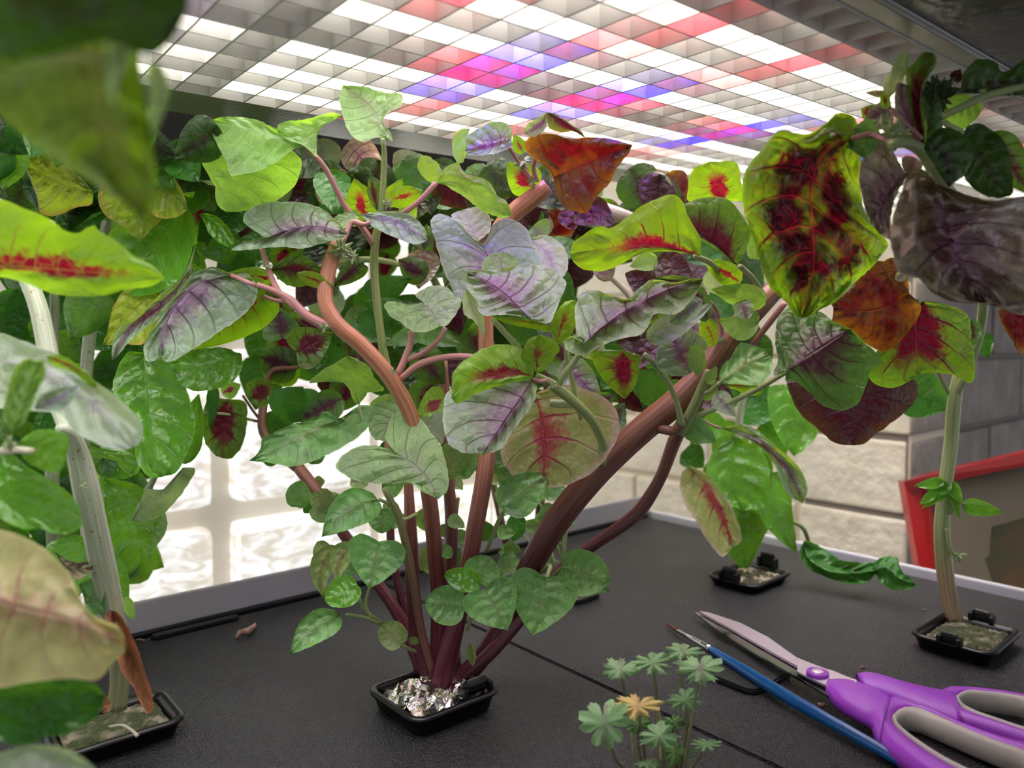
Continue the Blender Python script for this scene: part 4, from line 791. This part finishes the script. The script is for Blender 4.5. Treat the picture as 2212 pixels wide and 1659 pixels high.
leaf(Lf, 'brn', .272, .3, -.1, '240,1318,4 272,1390,6 298,1460,5 324,1540', '232,1325 250,1410 262,1450 285,1480 305,1520 318,1542', '256,1325 289,1382 310,1439 328,1497 330,1535', fold=.5, puck=.03, nv=26, label='brown papery bract')
leaf(Lf, 'brn', .275, 0, 0, '228,1500 232,1520 222,1540', '222,1512', '240,1520 238,1535'); T(Lf, 'dead_twig', 'petc', (237, 1570, .275, 3), (265, 1567, .273, 3), (285, 1578, .27, 3), (297, 1590, .268, 4), label='bent dry twig on the cup rim')

# plant out of frame whose leaves hang close to the lens
Nr = thing('amaranth_plant', Vector((-.16, .08, .0)), 'amaranth leaves reaching in from the left edge, close to the lens', 'plant')
tube3(Nr, 'stem', [Vector((-.16, .08, .003)), Vector((-.165, .09, .09)), Vector((-.14, .11, .17)), Vector((-.11, .12, .20))], [.004, .004, .0035, .002], M['stemg'])
leaf(Nr, 'blu', .115, -.2, .15, '180,-80 190,100 235,300 308,495', '-100,-50 -110,120 0,250 60,301 120,347 196,392 256,431 292,452 304,488', '330,-60 300,90 310,200 325,280 335,350 332,440', puck=.07, fold=.2, nv=34, nu=10, label='big blurred green leaf nearest the lens')
leaf(Nr, 'drk', .09, .1, .4, '-60,-60 120,20 300,30 400,40', '0,-120 200,-110 380,-60 409,0', '-60,120 100,120 230,90 330,120 380,80', puck=.05, fold=.1, label='dark blurred leaf at the top left corner')
leaf(Nr, 'pal', .115, .3, -.3, '335,130 350,190 330,300', '318,150 322,210 320,270', '352,150 367,196 352,250', puck=.2, wave=.1)
leaf(Nr, 'pal', .1, .4, -.3, '235,45 262,120 240,240', '222,60 232,120 232,190', '262,70 285,120 262,170')
leaf(Nr, 'amj', .2, -.05, .6, '-90,572 0,575 100,580 200,588 357,600', '-80,440 0,430 60,454 99,469 145,502 166,505 202,486 217,502 256,524 286,550 331,575', '-80,620 0,598 45,608 75,620 120,635 217,638 271,626 331,615', puck=.03, fold=.1, nv=36, nu=10, label='bright lime leaf with crimson feathered rib')

HOLES = ((700, 650, 55), (860, 565, 48), (1300, 620, 62), (745, 590, 40), (1350, 640, 40), (610, 830, 30), (740, 850, 36), (600, 1000, 60))
def hole(x, y): return any(math.dist((x, y), h[:2]) < h[2] for h in HOLES)
def lampd(y): return .0923 / max(.02, -(y - 829.5) / 1600 * .9948 - .1014)       # where the louvre hangs
def fill(pl, x0, x1, y0, y1, st, mats, da, db, cond=None):
    y = y0
    while y < y1:
        x = x0
        while x < x1:
            xx, yy = x + rg.uniform(-20, 20), y + rg.uniform(-20, 20)
            L_ = st * rg.uniform(1.5, 2.0); an = rg.uniform(-2.9, -.3); ex, ey = xx + math.cos(an) * L_ / 2, yy - math.sin(an) * L_ / 2
            bx_, by_ = xx - math.cos(an) * L_ / 2, yy + math.sin(an) * L_ / 2
            if not (hole(xx, yy) or hole(ex, ey) or hole(bx_, by_)) and (cond is None or cond(xx, yy)):
                G(pl, rg.choice(mats), bx_, by_, ex, ey, L_ * .44, min(rg.uniform(da, db), .85 * lampd(min(ey, by_) - 30)), rg.uniform(-.3, .3), rg.uniform(-.5, .5), 'ov', puck=.1, bend=rg.uniform(-.1, .1), nv=9, nu=3)
            x += st
        y += st
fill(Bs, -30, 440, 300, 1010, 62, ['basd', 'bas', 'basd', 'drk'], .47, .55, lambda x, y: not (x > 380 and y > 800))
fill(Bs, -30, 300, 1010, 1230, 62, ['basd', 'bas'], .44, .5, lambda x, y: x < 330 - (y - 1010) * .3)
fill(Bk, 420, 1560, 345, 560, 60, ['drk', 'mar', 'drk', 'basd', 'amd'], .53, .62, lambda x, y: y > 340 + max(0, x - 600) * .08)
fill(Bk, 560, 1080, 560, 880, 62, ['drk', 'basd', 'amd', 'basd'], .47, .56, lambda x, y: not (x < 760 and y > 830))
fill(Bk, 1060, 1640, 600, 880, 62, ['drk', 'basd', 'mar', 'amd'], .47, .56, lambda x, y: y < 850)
# ------------------------------------------------------------------ basil at the back right
Br = thing('basil_plant', DK(1612, 1240, .004), 'drooping basil plant in the cup at the back right', 'plant')
DB = .53
T(Br, 'stem', 'stemp', (1605, 1243, DB, 8), (1602, 1150, DB, 8), (1598, 1000, .525, 8), (1600, 880, .52, 8), (1640, 780, .51, 7)); T(Br, 'branch', 'petg', (1610, 1000, .525, 4), (1650, 1100, .52, 4), (1735, 1140, .52, 5), (1748, 1175, .53, 4))
leaf(Br, 'bas', .50, 0, -.3, '1588,942 1572,1000 1605,1103', '1543,972 1527,1012 1536,1049 1565,1082', '1620,957 1657,994 1662,1049 1650,1096', puck=.08, label='glossy basil leaf')
leaf(Br, 'bas', .515, 0, .0, '1610,1092 1616,1160 1607,1243', '1580,1096 1572,1150 1575,1200 1595,1222', '1640,1100 1661,1133 1642,1177 1620,1221', puck=.1)
leaf(Br, 'pnk', .47, -.1, -.2, '1488,1008 1528,1052 1560,1110 1582,1182', '1471,1023 1473,1074 1503,1126 1543,1188 1562,1203', '1521,1020 1565,1074 1591,1119 1600,1170', puck=.06, label='pale leaf with dark red rib')
leaf(Br, 'amv', .47, -.2, -.1, '1556,924 1640,958 1700,1012 1735,1088', '1606,918 1639,931 1679,968 1719,1001 1745,1052', '1600,940 1657,979 1679,1016 1701,1067', puck=.05, pet=[(1510, 900, .46)], petr=3, label='long curled violet-grey leaf')
G(Br, 'bas', 1670, 1020, 1722, 1195, 38, .5, 0, -.2, bend=.1); leaf(Br, 'bas', .52, 0, -.2, '1690,830 1712,900 1715,986', '1664,835 1661,891 1680,940 1696,966', '1720,832 1740,880 1767,928 1750,960', puck=.06)
for x_, y_, x2, y2, wd in ((1600, 920, 1540, 990, 40), (1640, 920, 1700, 980, 44), (1560, 900, 1490, 960, 30), (1620, 980, 1660, 1060, 36), (1560, 1040, 1530, 1120, 30), (1640, 840, 1600, 900, 50), (1700, 900, 1650, 960, 44), (1560, 1100, 1590, 1190, 26), (1610, 860, 1680, 900, 50), (1545, 990, 1580, 1080, 40), (1480, 970, 1520, 1010, 30)):
    G(Br, rg.choice(['bas', 'basd', 'bas']), x_, y_, x2, y2, wd, rg.uniform(.53, .56), rg.uniform(-.3, .3), rg.uniform(-.4, .2))

# ------------------------------------------------------------------ big dark amaranth at the right
Rp = plant(2075, 1354, 'tall amaranth at the right with large dark crumpled leaves against the lamp', z=.006)
T(Rp, 'stem', 'stemc', (2070, 1358, .415, 16), (2052, 1300, .413, 17), (2040, 1220, .41, 17), (2035, 1140, .405, 16), (2042, 1050, .40, 14), (2054, 960, .395, 14), (2062, 860, .385, 14), (2072, 810, .38, 12), (2092, 760, .375, 8))
T(Rp, 'stem', 'petg', (2066, 850, .383, 8), (2095, 790, .37, 9), (2118, 710, .36, 10), (2125, 600, .33, 10), (2100, 480, .30, 10), (2040, 400, .265, 13), (2018, 370, .258, 13), (1990, 325, .25, 13), (1955, 307, .245, 12), (1925, 312, .242, 11))
T(Rp, 'branch', 'petg', (2050, 850, .385, 4), (2030, 810, .38, 4), (2022, 780, .375, 4))
T(Rp, 'branch', 'petg', (2035, 252, .262, 7), (2080, 230, .258, 8), (2135, 206, .255, 8), (2230, 182, .25, 7)); T(Rp, 'branch', 'petg', (2026, 380, .262, 8), (2075, 330, .268, 7), (2090, 300, .275, 7), (2040, 265, .27, 6))
T(Rp, 'branch', 'petr', (1925, 235, .246, 5), (1950, 262, .246, 5), (1975, 285, .247, 5), (1990, 300, .248, 5)); T(Rp, 'branch', 'petg', (2020, 205, .262, 4), (2085, 199, .265, 4), (2130, 196, .262, 5))
buds(Rp, 1932, 290, .246, 30, 90); buds(Rp, 2020, 205, .262, 36, 110, 'budd'); buds(Rp, 1905, 262, .25, 16, 20)
leaf(Rp, 'hero', .262, .1, .35, '1838,300,-4 1795,318,-3 1768,345 1755,392 1752,460 1759,535 1753,610 1733,686', '1850,280 1850,258 1832,246 1807,246 1782,268 1750,288 1716,287 1700,281 1682,281 1669,293 1647,321 1625,346 1606,381 1603,415 1605,445 1614,478 1626,515 1638,557 1650,593 1662,620 1701,656 1719,684', '1858,325 1860,345 1857,393 1866,450 1888,491 1918,528 1895,563 1860,599 1846,611 1807,650 1774,668 1750,684', puck=.09, fold=.25, nv=60, nu=20, N=7, crump=.07, pet=[(1880, 290, .25), (1925, 308, .243)], petr=6, petm='petr', label='very large leaf marbled lime, rust and near-black')
leaf(Rp, 'low', .252, .1, -.3, '1906,294 1872,288 1851,332', '1880,256 1853,268 1838,286 1834,318', '1912,290 1900,305 1866,342', puck=.1, wave=.08)
leaf(Rp, 'crp', .25, -.1, -.2, '1955,375 1932,402 1908,442 1893,497', '1929,326 1911,299 1888,309 1866,337 1857,362 1856,400 1866,440 1882,484', '1972,370 1954,390 1932,434 1924,472 1922,517 1905,510', puck=.2, wave=.08, crump=.2, nv=40, nu=14)
leaf(Rp, 'crp', .235, -.15, -.25, '2022,398 2032,450 2052,520 2092,600 2122,655', '2004,371 1982,364 1967,371 1945,418 1926,481 1923,519 1930,550 1942,590 1960,597 1985,602 2010,630 2060,652', '2048,406 2114,428 2152,434 2230,425 2275,480 2285,560 2255,640 2212,680 2170,668', puck=.3, fold=-.15, wave=.07, crump=.36, nv=64, nu=24, N=8, label='huge crumpled purplish-grey leaf')
leaf(Rp, 'crp', .25, .5, -.1, '1990,322 1968,270 1950,225 1948,178', '1957,290 1938,255 1932,212 1939,180', '1985,285 1972,230 1968,190', puck=.15)
leaf(Rp, 'rdv', .248, -.4, .1, '1996,325,3 1980,240 1990,170 2014,113', '1985,300 1968,235 1958,180 1959,150 1976,133 1995,113', '2003,280 1992,225 1998,180 2008,160 2021,140 2022,121', puck=.1, label='upright folded leaf with red rib')
leaf(Rp, 'drk', .255, -.3, .3, '2000,325 2006,260 2010,215', '1990,290 1985,240 1998,210', '2030,310 2035,250 2028,215', puck=.1)
leaf(Rp, 'pal', .256, .3, -.1, '1920,213 1936,160 1956,110', '1907,190 1923,155 1939,120', '1940,190 1965,136 1964,111', puck=.06)
leaf(Rp, 'drk', .262, .2, .5, '2076,199 2130,190 2240,176', '2078,175 2080,158 2092,143 2108,130 2133,127 2152,133 2164,155 2183,149 2215,130', '2101,201 2148,206 2195,206 2230,200', puck=.1, label='dark ruffled leaf at the right edge')
leaf(Rp, 'drk', .235, 0, .1, '2002,302 2040,340 2050,405', '1996,320 2010,345 2025,370 2039,390', '2039,274 2070,284 2098,306 2101,346 2083,378', puck=.1)
leaf(Rp, 'drk', .25, 0, -.1, '2078,300 2125,350 2162,428', '2070,330 2089,393 2133,425', '2090,272 2108,265 2164,299 2180,331 2187,378 2186,420', puck=.1); G(Rp, 'amd', 2140, 290, 2225, 420, 46, .27, 0, .3)
leaf(Rp, 'amg', .27, 0, .5, '2112,216 2060,235 2032,262', '2090,205 2050,205 2030,235', '2125,228 2101,265 2074,282 2045,270', puck=.1); G(Rp, 'mar', 2060, 175, 2075, 150, 14, .27)
leaf(Rp, 'crp', .268, 0, 0, '1925,228 1900,245 1868,262', '1900,222 1875,238', '1930,262 1900,280', puck=.2); G(Rp, 'amb', 1915, 235, 1908, 195, 12, .25); G(Rp, 'rdv', 1890, 250, 1860, 235, 20, .272, 0, .4); G(Rp, 'lav', 1925, 205, 1870, 200, 8, .26, 0, 0, 'el'); G(Rp, 'crp', 1975, 340, 1960, 380, 24, .262); G(Rp, 'mar', 2010, 230, 2015, 310, 24, .27)
leaf(Rp, 'red', .33, 0, .2, '1965,635 1890,670 1800,665', '1940,590 1912,566 1882,563 1837,605 1790,645', '1990,660 1912,760 1852,730 1800,700', puck=.1, label='dark red leaf behind the marbled one')
leaf(Rp, 'rdv', .34, -.1, .2, '1995,650 1977,700 1978,750 1985,809', '1958,659 1912,671 1892,705 1903,722 1899,748 1888,773 1877,817 1907,836 1932,838 1969,821', '2040,655 2090,680 2100,740 2103,821 2094,828 2072,814 2024,806', puck=.06, nv=34, nu=10, label='leaf with crimson ribs fanning down')
leaf(Rp, 'mar', .37, 0, .1, '1840,780 1842,860 1845,962', '1760,800 1700,822 1712,865 1730,895 1767,928 1804,957', '1930,800 1982,830 1980,858 1965,880 1932,909 1896,935 1863,960', puck=.07, nv=34, nu=10, label='broad maroon and olive leaf')
G(Rp, 'basd', 1960, 800, 2060, 880, 56, .4, 0, -.2, bend=.2); G(Rp, 'amd', 2100, 690, 2080, 760, 30, .35); G(Rp, 'basd', 2120, 720, 2135, 775, 22, .37); G(Rp, 'lav', 1955, 590, 1935, 605, 12, .3, 0, -.2, 'rd'); G(Rp, 'lav', 1890, 690, 1990, 645, 16, .335, 0, -.4, 'el'); G(Rp, 'mar', 1900, 600, 1860, 720, 60, .35, 0, .2); G(Rp, 'red', 1960, 600, 1880, 620, 50, .35, 0, .3)
leaf(Rp, 'red', .3, 0, .3, '2240,690 2200,700 2190,740', '2212,665 2180,660 2156,672 2170,710', '2250,720 2225,765 2200,760')
for x_, y_, x2, y2, wd in ((2035, 1050, 1985, 1090, 12), (2040, 1040, 1975, 1050, 12), (2045, 1035, 2030, 1085, 16), (2050, 1040, 2080, 1090, 14), (2078, 1090, 2168, 1108, 18), (2055, 1060, 2075, 1125, 9), (2050, 1050, 2010, 1060, 16), (2040, 1060, 1990, 1100, 10)): G(Rp, 'bas', x_, y_, x2, y2, wd, .395, 0, -.5, nv=9, nu=3)
T(Rp, 'branch', 'petg', (2050, 1110, .4, 4), (2068, 1080, .397, 4), (2085, 1090, .395, 3)); T(Rp, 'branch', 'petg', (2045, 1140, .4, 4), (2055, 1190, .4, 4), (2072, 1205, .4, 4)); buds(Rp, 2072, 1200, .4, 15, 26, 'bud', 'dried_bud')

# ------------------------------------------------------------------ seedlings with lobed leaves
def lobed(pl, mat, cx, cy_, r, sq, d, ty, rot=0, seed=0, lobes=3, gap=.30, round_=False):
    rr = random.Random(seed); pts = []
    for L_ in range(lobes):
        a0 = rot + 2 * math.pi * L_ / lobes; w_ = 2 * math.pi / lobes
        for k in range(19):
            f = k / 18; a = a0 + (f - .5) * w_ * (1 - gap * .35)
            prof = (1 - abs(f - .5) * .4)
            tooth = abs(math.sin(f * math.pi * 3)) ** (.5 if round_ else .9)
            big = .74 + .26 * tooth
            fine = 1.2 + (0 if round_ else .17 * math.sin(f * math.pi * 18 + L_))
            pts.append((a, r * prof * big * fine * rr.uniform(.93, 1.05)))
        pts.append((a0 + w_ / 2, r * .3))
    vs = []; uv = []; fs = []; rings = 4; n_ = len(pts)
    for g_ in range(rings + 1):
        k = g_ / rings
        for q_, (a, ra) in enumerate(pts):
            x = cx + math.cos(a) * ra * k; y = cy_ - math.sin(a) * ra * k * sq
            z = d * (1 + ty * (y - cy_) / F) + r / F * d * (.12 * math.cos(a * lobes * 3) * k * k + .25 * k * k * (1 if ty < 0 else -1))
            vs.append(P(x, y, z)); uv.append((.5 + .5 * k * math.cos(a * 1.0), .5 + .3 * k))
    for g_ in range(rings):
        for q_ in range(n_): a_, b_ = g_ * n_ + q_, g_ * n_ + (q_ + 1) % n_; fs.append((a_, b_, b_ + n_, a_ + n_))
    nz = sum((vs[f[1]] - vs[f[0]]).cross(vs[f[3]] - vs[f[0]]).z for f in fs[n_::5])
    if nz < 0: fs = [f[::-1] for f in fs]
    return mesh('leaf', vs, fs, M[mat], pl, uvs=uv)
Se = thing('seedling', P(1420, 1740, .262), 'clump of seedling stems with lobed frilly leaves in the foreground, one leaf yellow', 'plant')
M['hair'] = stemmat('thread_stem', '#5a4038', '#7f8a58', -.02, .05)
sl = [(1340, 1445, 40, .55, .27, -1.0, 0, 'par', (1350, 1500)), (1410, 1432, 42, .55, .268, -1.0, 1, 'par', (1418, 1500)), (1475, 1408, 40, .45, .27, -1.2, 2, 'par', (1470, 1500)), (1513, 1445, 50, .62, .262, -.9, 0.6, 'par', (1500, 1520)), (1480, 1512, 35, .7, .265, -.6, 1.2, 'par', (1482, 1580)),
    (1306, 1562, 52, 1.0, .25, -.35, .7, 'par', (1330, 1640)), (1378, 1525, 50, .5, .256, -1.0, .3, 'pary', (1388, 1600)), (1425, 1590, 42, .72, .25, -.6, 1.5, 'par', (1428, 1670)), (1525, 1608, 32, .42, .262, -1.2, .4, 'par', (1500, 1650)), (1378, 1565, 28, .8, .262, -.6, .2, 'low', (1380, 1620)), (1455, 1560, 26, .6, .268, -.6, .9, 'low', (1450, 1640)),
    (1460, 1625, 34, .8, .265, -.4, 2.2, 'low', (1460, 1680)), (1400, 1650, 26, .4, .25, -1, 1.1, 'par', (1410, 1690))]
for k, (x_, y_, r_, sq, d_, ty_, ro, mt, st) in enumerate(sl):
    lobed(Se, mt, x_, y_, r_, sq, d_, ty_, ro, k, round_=(k == 5))
    T(Se, 'stem', 'hair', (x_, y_, d_, 3), (st[0], st[1], d_ + .002, 3.6), (1425 + (st[0] - 1425) * .55 , 1690, .265, 4), (1415 + (k % 4) * 7, 1750, .265, 4), seg=6)
T(Se, 'stem', 'hair', (1420, 1520, .268, 3.4), (1432, 1600, .266, 4), (1436, 1700, .265, 4), (1430, 1750, .265, 4), seg=6)
Sb = thing('seedling', DK(1225, 1225, .0), 'pale green lobed seedling at the back between the red stems', 'plant')
for k, (x_, y_, r_) in enumerate(((1218, 1128, 22), (1190, 1165, 26), (1160, 1075, 18), (1230, 1100, 16), (1095, 1190, 18), (1110, 1130, 16), (1180, 1210, 16))):
    lobed(Sb, 'par' if k % 2 else 'amg', x_, y_, r_, .75, .47, -.6, k, k + 30); T(Sb, 'stem', 'petg', (x_, y_, .47, 2.2), ((x_ + 1215) / 2, y_ + 60, .47, 2.4), (1215 + k, 1222, .475, 2.6), seg=6)

# ================================================================== LOOSE THINGS ON THE DECK
wl = thing('wilted_leaf', DK(1830, 1255, .001), 'wilted twisted green basil leaf lying on the deck beside the right rim', 'leaf')
leaf(wl, 'basd', .478, -.3, -.7, '1737,1168 1745,1205 1790,1235 1850,1238 1895,1232', '1755,1172 1781,1186 1817,1210 1853,1215 1889,1217', '1727,1195 1739,1222 1781,1246 1838,1262 1877,1256', puck=.16, fold=-.6, wave=.06, nv=34, nu=9, label='twisted blade')
leaf(wl, 'basd', .455, -.3, -.7, '1888,1232 1915,1225 1945,1250 1978,1262', '1889,1215 1910,1203 1937,1204 1947,1231 1962,1246', '1895,1250 1925,1273 1955,1274 1972,1270', puck=.2, fold=-.6, wave=.08, label='knotted tip')
M['scrap'] = simple('dried_scrap', '#b08a80', .7, col2='#8d6a5c', cscale=300)
def scrap(x, y, pts, r, lab):
    cs = [DK(px, py, h) for px, py, h in pts]; o = tube3(None, 'leaf_scrap', cs, r, M['scrap'], 6, origin=DK(x, y)); tag(o, lab, 'leaf scrap'); return o
scrap(530, 1365, [(510, 1378, .0012), (518, 1366, .0025), (535, 1364, .003), (550, 1352, .0025), (551, 1346, .003)], [.0008, .0016, .002, .0013, .0004], 'curled pinkish dry scrap on the left lid')
scrap(1778, 1525, [(1766, 1519, .0008), (1774, 1524, .0012), (1783, 1522, .001), (1792, 1527, .0008)], [.0004, .0014, .0006, .0003], 'tiny pinkish crumb with a tail below the scissors pivot')
scrap(1864, 1441, [(1859, 1441, .0005), (1869, 1442, .0005)], [.0006, .0006], 'tiny pale crumb above the scissors handles')
scrap(298, 1382, [(293, 1382, .001), (303, 1381, .0014), (313, 1384, .0008)], [.0004, .0005, .0003], 'thin tan twig by the rear rim at the left')
scrap(1998, 1318, [(1994, 1318, .0006), (2002, 1317, .0006)], [.0006, .0005], 'tiny brown crumb beside the right cup')

# ------------------------------------------------------------------ scissors
M['steel'] = simple('stained_steel', '#b8b0b0', .28, metal=1, col2='#4d5044', cscale=55, cmin=.5, cmax=.66, bump=.1)
M['steel2'] = simple('pink_lit_steel', '#d8c8d4', .5, metal=1, bump=.05)  # pinkish reflection of the lamp put into the metal colour
M['pur'] = simple('purple_plastic', '#9c3cc4', .35, spec=.5, bump=.05)
M['gry'] = simple('grey_rubber', '#bcb8ae', .5, bump=.05)
Sc = thing('scissors', DK(1900, 1530, .0), 'purple-handled scissors with grey grips and stained steel blades', 'scissors')
def prism(name, pts, z0, z1, mat, parent, bev=.0006, label=None, zf=None, zs=None):
    """polygon traced at its top height, given thickness downwards"""
    w3 = [DK(x, y, (zf(x) if zf else z1)) for x, y in pts]; th = z1 - z0; n_ = len(w3)
    bm = bmesh.new(); tv = [bm.verts.new(v - off(parent)) for v in w3]; bv = [bm.verts.new(v - off(parent) - UP * th) for v in w3]
    bm.faces.new(tv); bm.faces.new(bv[::-1])
    for i in range(n_): bm.faces.new((tv[i], bv[i], bv[(i + 1) % n_], tv[(i + 1) % n_]))
    bmesh.ops.recalc_face_normals(bm, faces=bm.faces)
    if bev: bmesh.ops.bevel(bm, geom=[e for e in bm.edges], offset=bev, segments=3, affect='EDGES', profile=.6)
    bmesh.ops.triangulate(bm, faces=[f for f in bm.faces if len(f.verts) > 4])
    me = bpy.data.meshes.new(name); bm.to_mesh(me); bm.free(); me.materials.append(mat); o = bpy.data.objects.new(name, me); link(o, parent)
    if label: o['label'] = label
    return o
zb = lambda x: .0042 + .0045 * (x - 1500) / 300
prism('blade', [(1500, 1322), (1512, 1323), (1560, 1350), (1640, 1386), (1722, 1432), (1790, 1468), (1868, 1505), (1850, 1520), (1790, 1502), (1725, 1464), (1640, 1416), (1560, 1366)], 0, .0014, M['steel'], Sc, .0003, 'stained lower blade', zf=zb)
prism('blade', [(1510, 1320), (1530, 1322), (1600, 1345), (1660, 1376), (1722, 1420), (1760, 1435), (1850, 1468), (1870, 1490), (1850, 1495), (1790, 1475), (1725, 1440), (1650, 1398), (1570, 1352)], 0, .0014, M['steel2'], Sc, .0003, 'shiny upper blade, pink lamp reflection put into its colour', zf=lambda x: zb(x) + .0018)
prism('pivot_plate', [(1722, 1427), (1735, 1431), (1800, 1448), (1852, 1470), (1846, 1484), (1800, 1481), (1786, 1480), (1745, 1462), (1722, 1450)], 0, .0012, M['steel2'], Sc, .0003, zf=lambda x: zb(x) + .0026)
def disc(name, x, y, z, r, h, mat, parent, hole=0):
    c = DK(x, y, z); n_ = 24; prof = ([(hole, 0), (hole, h * .7)] if hole else [(0.00001, h)]) + [(r * .8, h), (r * .95, h * .85), (r, h * .5), (r, 0)]
    vs = []; fs = []
    for rr, zz in prof:
        for k in range(n_): a = 2 * math.pi * k / n_; vs.append(c + Vector((math.cos(a) * rr, math.sin(a) * rr, zz)))
    for i in range(len(prof) - 1):
        for k in range(n_): a_, b_ = i * n_ + k, i * n_ + (k + 1) % n_; fs.append((a_, b_, b_ + n_, a_ + n_))
    return mesh(name, vs, fs, mat, parent)
disc('pivot_ring', 1766, 1458, .0108, .0049, .002, M['pur'], Sc, .003)
sw = disc('pivot_screw', 1766, 1458, .0108, .0031, .0022, M['steel2'], Sc)
def loopgrip(name, outer, inner, z, hgt, mat, parent, n_=56, label=None):
    """ring between two closed outlines with a rounded section"""
    def closed(p): p = [tuple(map(float, q_.split(','))) for q_ in p.split()]; return cr(p + [p[0]], n_)[:-1]
    o_, i_ = closed(outer), closed(inner); vs = []; fs = []; K = 10
    for a, b_ in zip(o_, i_):
        for k in range(K):
            an = 2 * math.pi * k / K; f = .5 - .5 * math.cos(an)
            x, y = a[0] + (b_[0] - a[0]) * f, a[1] + (b_[1] - a[1]) * f
            hz = z + hgt / 2 * (abs(math.sin(an)) ** .6) * (1 if math.sin(an) >= 0 else -1)
            p = DK(x, y, z); vs.append(Vector((p.x, p.y, hz)))
    m_ = len(o_)
    for i in range(m_):
        for k in range(K): fs.append((i * K + k, i * K + (k + 1) % K, ((i + 1) % m_) * K + (k + 1) % K, ((i + 1) % m_) * K + k))
    return mesh(name, vs, fs, mat, parent, label=label)
def shank(name, L_, R_, z0, z1, th, mat, parent):
    """lofted bar between a left and a right outline, elliptical section"""
    l = cr([tuple(map(float, q_.split(','))) for q_ in L_.split()], 20); r = cr([tuple(map(float, q_.split(','))) for q_ in R_.split()], 20); vs = []; fs = []; K = 12
    for i, (a, b_) in enumerate(zip(l, r)):
        f0 = i / 20; zc = z0 + (z1 - z0) * f0; t_ = th * (.75 + .25 * min(1, f0 * 3))
        pa, pb = DK(a[0], a[1], zc), DK(b_[0], b_[1], zc)
        for k in range(K):
            an = 2 * math.pi * k / K; f = .5 - .5 * math.copysign(abs(math.cos(an)) ** .7, math.cos(an)); p = pa.lerp(pb, f)
            vs.append(Vector((p.x, p.y, zc + t_ / 2 * math.copysign(abs(math.sin(an)) ** .7, math.sin(an)))))
    for i in range(20):
        for k in range(K): fs.append((i * K + k, i * K + (k + 1) % K, (i + 1) * K + (k + 1) % K, (i + 1) * K + k))
    fs.append(tuple(range(K))); fs.append(tuple(range(20 * K, 21 * K)))
    return mesh(name, vs, fs, mat, parent)
h1 = shank('handle', '1792,1478 1823,1476 1871,1487 1925,1512', '1783,1494 1805,1519 1847,1546 1883,1568 1902,1602', .0085, .0068, .0092, M['pur'], Sc)
h1b = loopgrip('handle', '1880,1562 1895,1528 1925,1512 1980,1532 2034,1560 2094,1584 2154,1604 2230,1624 2300,1660 2340,1710 2320,1770 2260,1790 2160,1762 2050,1715 1968,1662 1915,1622 1888,1592', '1928,1566 1945,1552 1974,1549 2034,1572 2094,1602 2154,1628 2212,1650 2270,1690 2290,1730 2260,1750 2200,1735 2120,1700 2040,1660 1985,1625 1950,1597 1932,1580', .0055, .0095, M['pur'], Sc)
g1 = loopgrip('grip', '1925,1565 1945,1547 1978,1545 2034,1568 2094,1597 2154,1622 2212,1643 2275,1685 2296,1730 2262,1756 2200,1742 2120,1707 2040,1667 1985,1631 1948,1601 1928,1580', '1938,1572 1952,1562 1978,1563 2028,1583 2094,1610 2154,1635 2210,1656 2258,1692 2275,1728 2252,1744 2195,1730 2120,1698 2045,1661 1990,1626 1955,1600 1940,1584', .0058, .0098, M['gry'], Sc)
h2 = shank('handle', '1848,1464 1868,1459 1943,1479 2004,1494 2060,1502', '1860,1486 1900,1500 1974,1530 2040,1556 2076,1570', .0095, .0068, .0082, M['pur'], Sc)
h2b = loopgrip('handle', '2022,1528 2036,1500 2064,1498 2124,1503 2212,1517 2300,1545 2350,1590 2340,1630 2290,1640 2212,1612 2130,1585 2075,1568 2035,1552', '2068,1525 2085,1515 2124,1516 2212,1528 2280,1550 2315,1585 2300,1605 2270,1608 2212,1594 2150,1572 2100,1553 2075,1538', .0055, .0092, M['pur'], Sc)
g2 = loopgrip('grip', '2060,1524 2084,1510 2124,1512 2212,1523 2285,1547 2322,1585 2306,1612 2270,1614 2212,1600 2150,1578 2098,1559 2070,1541', '2074,1527 2090,1518 2127,1519 2212,1534 2275,1554 2305,1584 2294,1604 2212,1591 2155,1572 2105,1554 2080,1539', .0058, .0095, M['gry'], Sc)
# ------------------------------------------------------------------ brush
M['blue'] = simple('blue_lacquer', '#0b4f8c', .22, spec=.7); M['ferr'] = simple('silver_ferrule', '#d0d0d0', .2, metal=1); M['hairb'] = simple('brown_bristle', '#5a2c20', .6, bump=1, bscale=900)
bt = thing('paint_brush', DK(1700, 1490, 0), 'thin blue-handled paint brush with brown bristle tip beside the scissors', 'brush')
def bz(x, y, h, r): return (DK(x, y, h), r)
def rod(name, seq, mat, seg=14):
    return tube3(bt, name, [s_[0] for s_ in seq], [s_[1] for s_ in seq], mat, seg)
rod('bristles', [bz(1437, 1345, .0016, .0002), bz(1448, 1352, .0022, .0008), bz(1458, 1359, .0026, .0011), bz(1468, 1365, .003, .001)], M['hairb'])
rod('ferrule', [bz(1465, 1363, .003, .0012), bz(1500, 1383, .0035, .0016), bz(1516, 1392, .0037, .0018), bz(1518, 1393, .0037, .0020), bz(1523, 1396, .0037, .0018), bz(1527, 1398, .0037, .0020), bz(1535, 1403, .0038, .0019)], M['ferr'])
rod('handle', [bz(1534, 1402, .0038, .0017), bz(1540, 1406, .0039, .002), bz(1590, 1437, .0042, .0026), bz(1650, 1475, .0044, .0029), bz(1720, 1517, .0044, .0029), bz(1800, 1562, .0042, .0027), bz(1900, 1618, .004, .0024), bz(2000, 1675, .0036, .0021), bz(2100, 1735, .0032, .0018)], M['blue'])
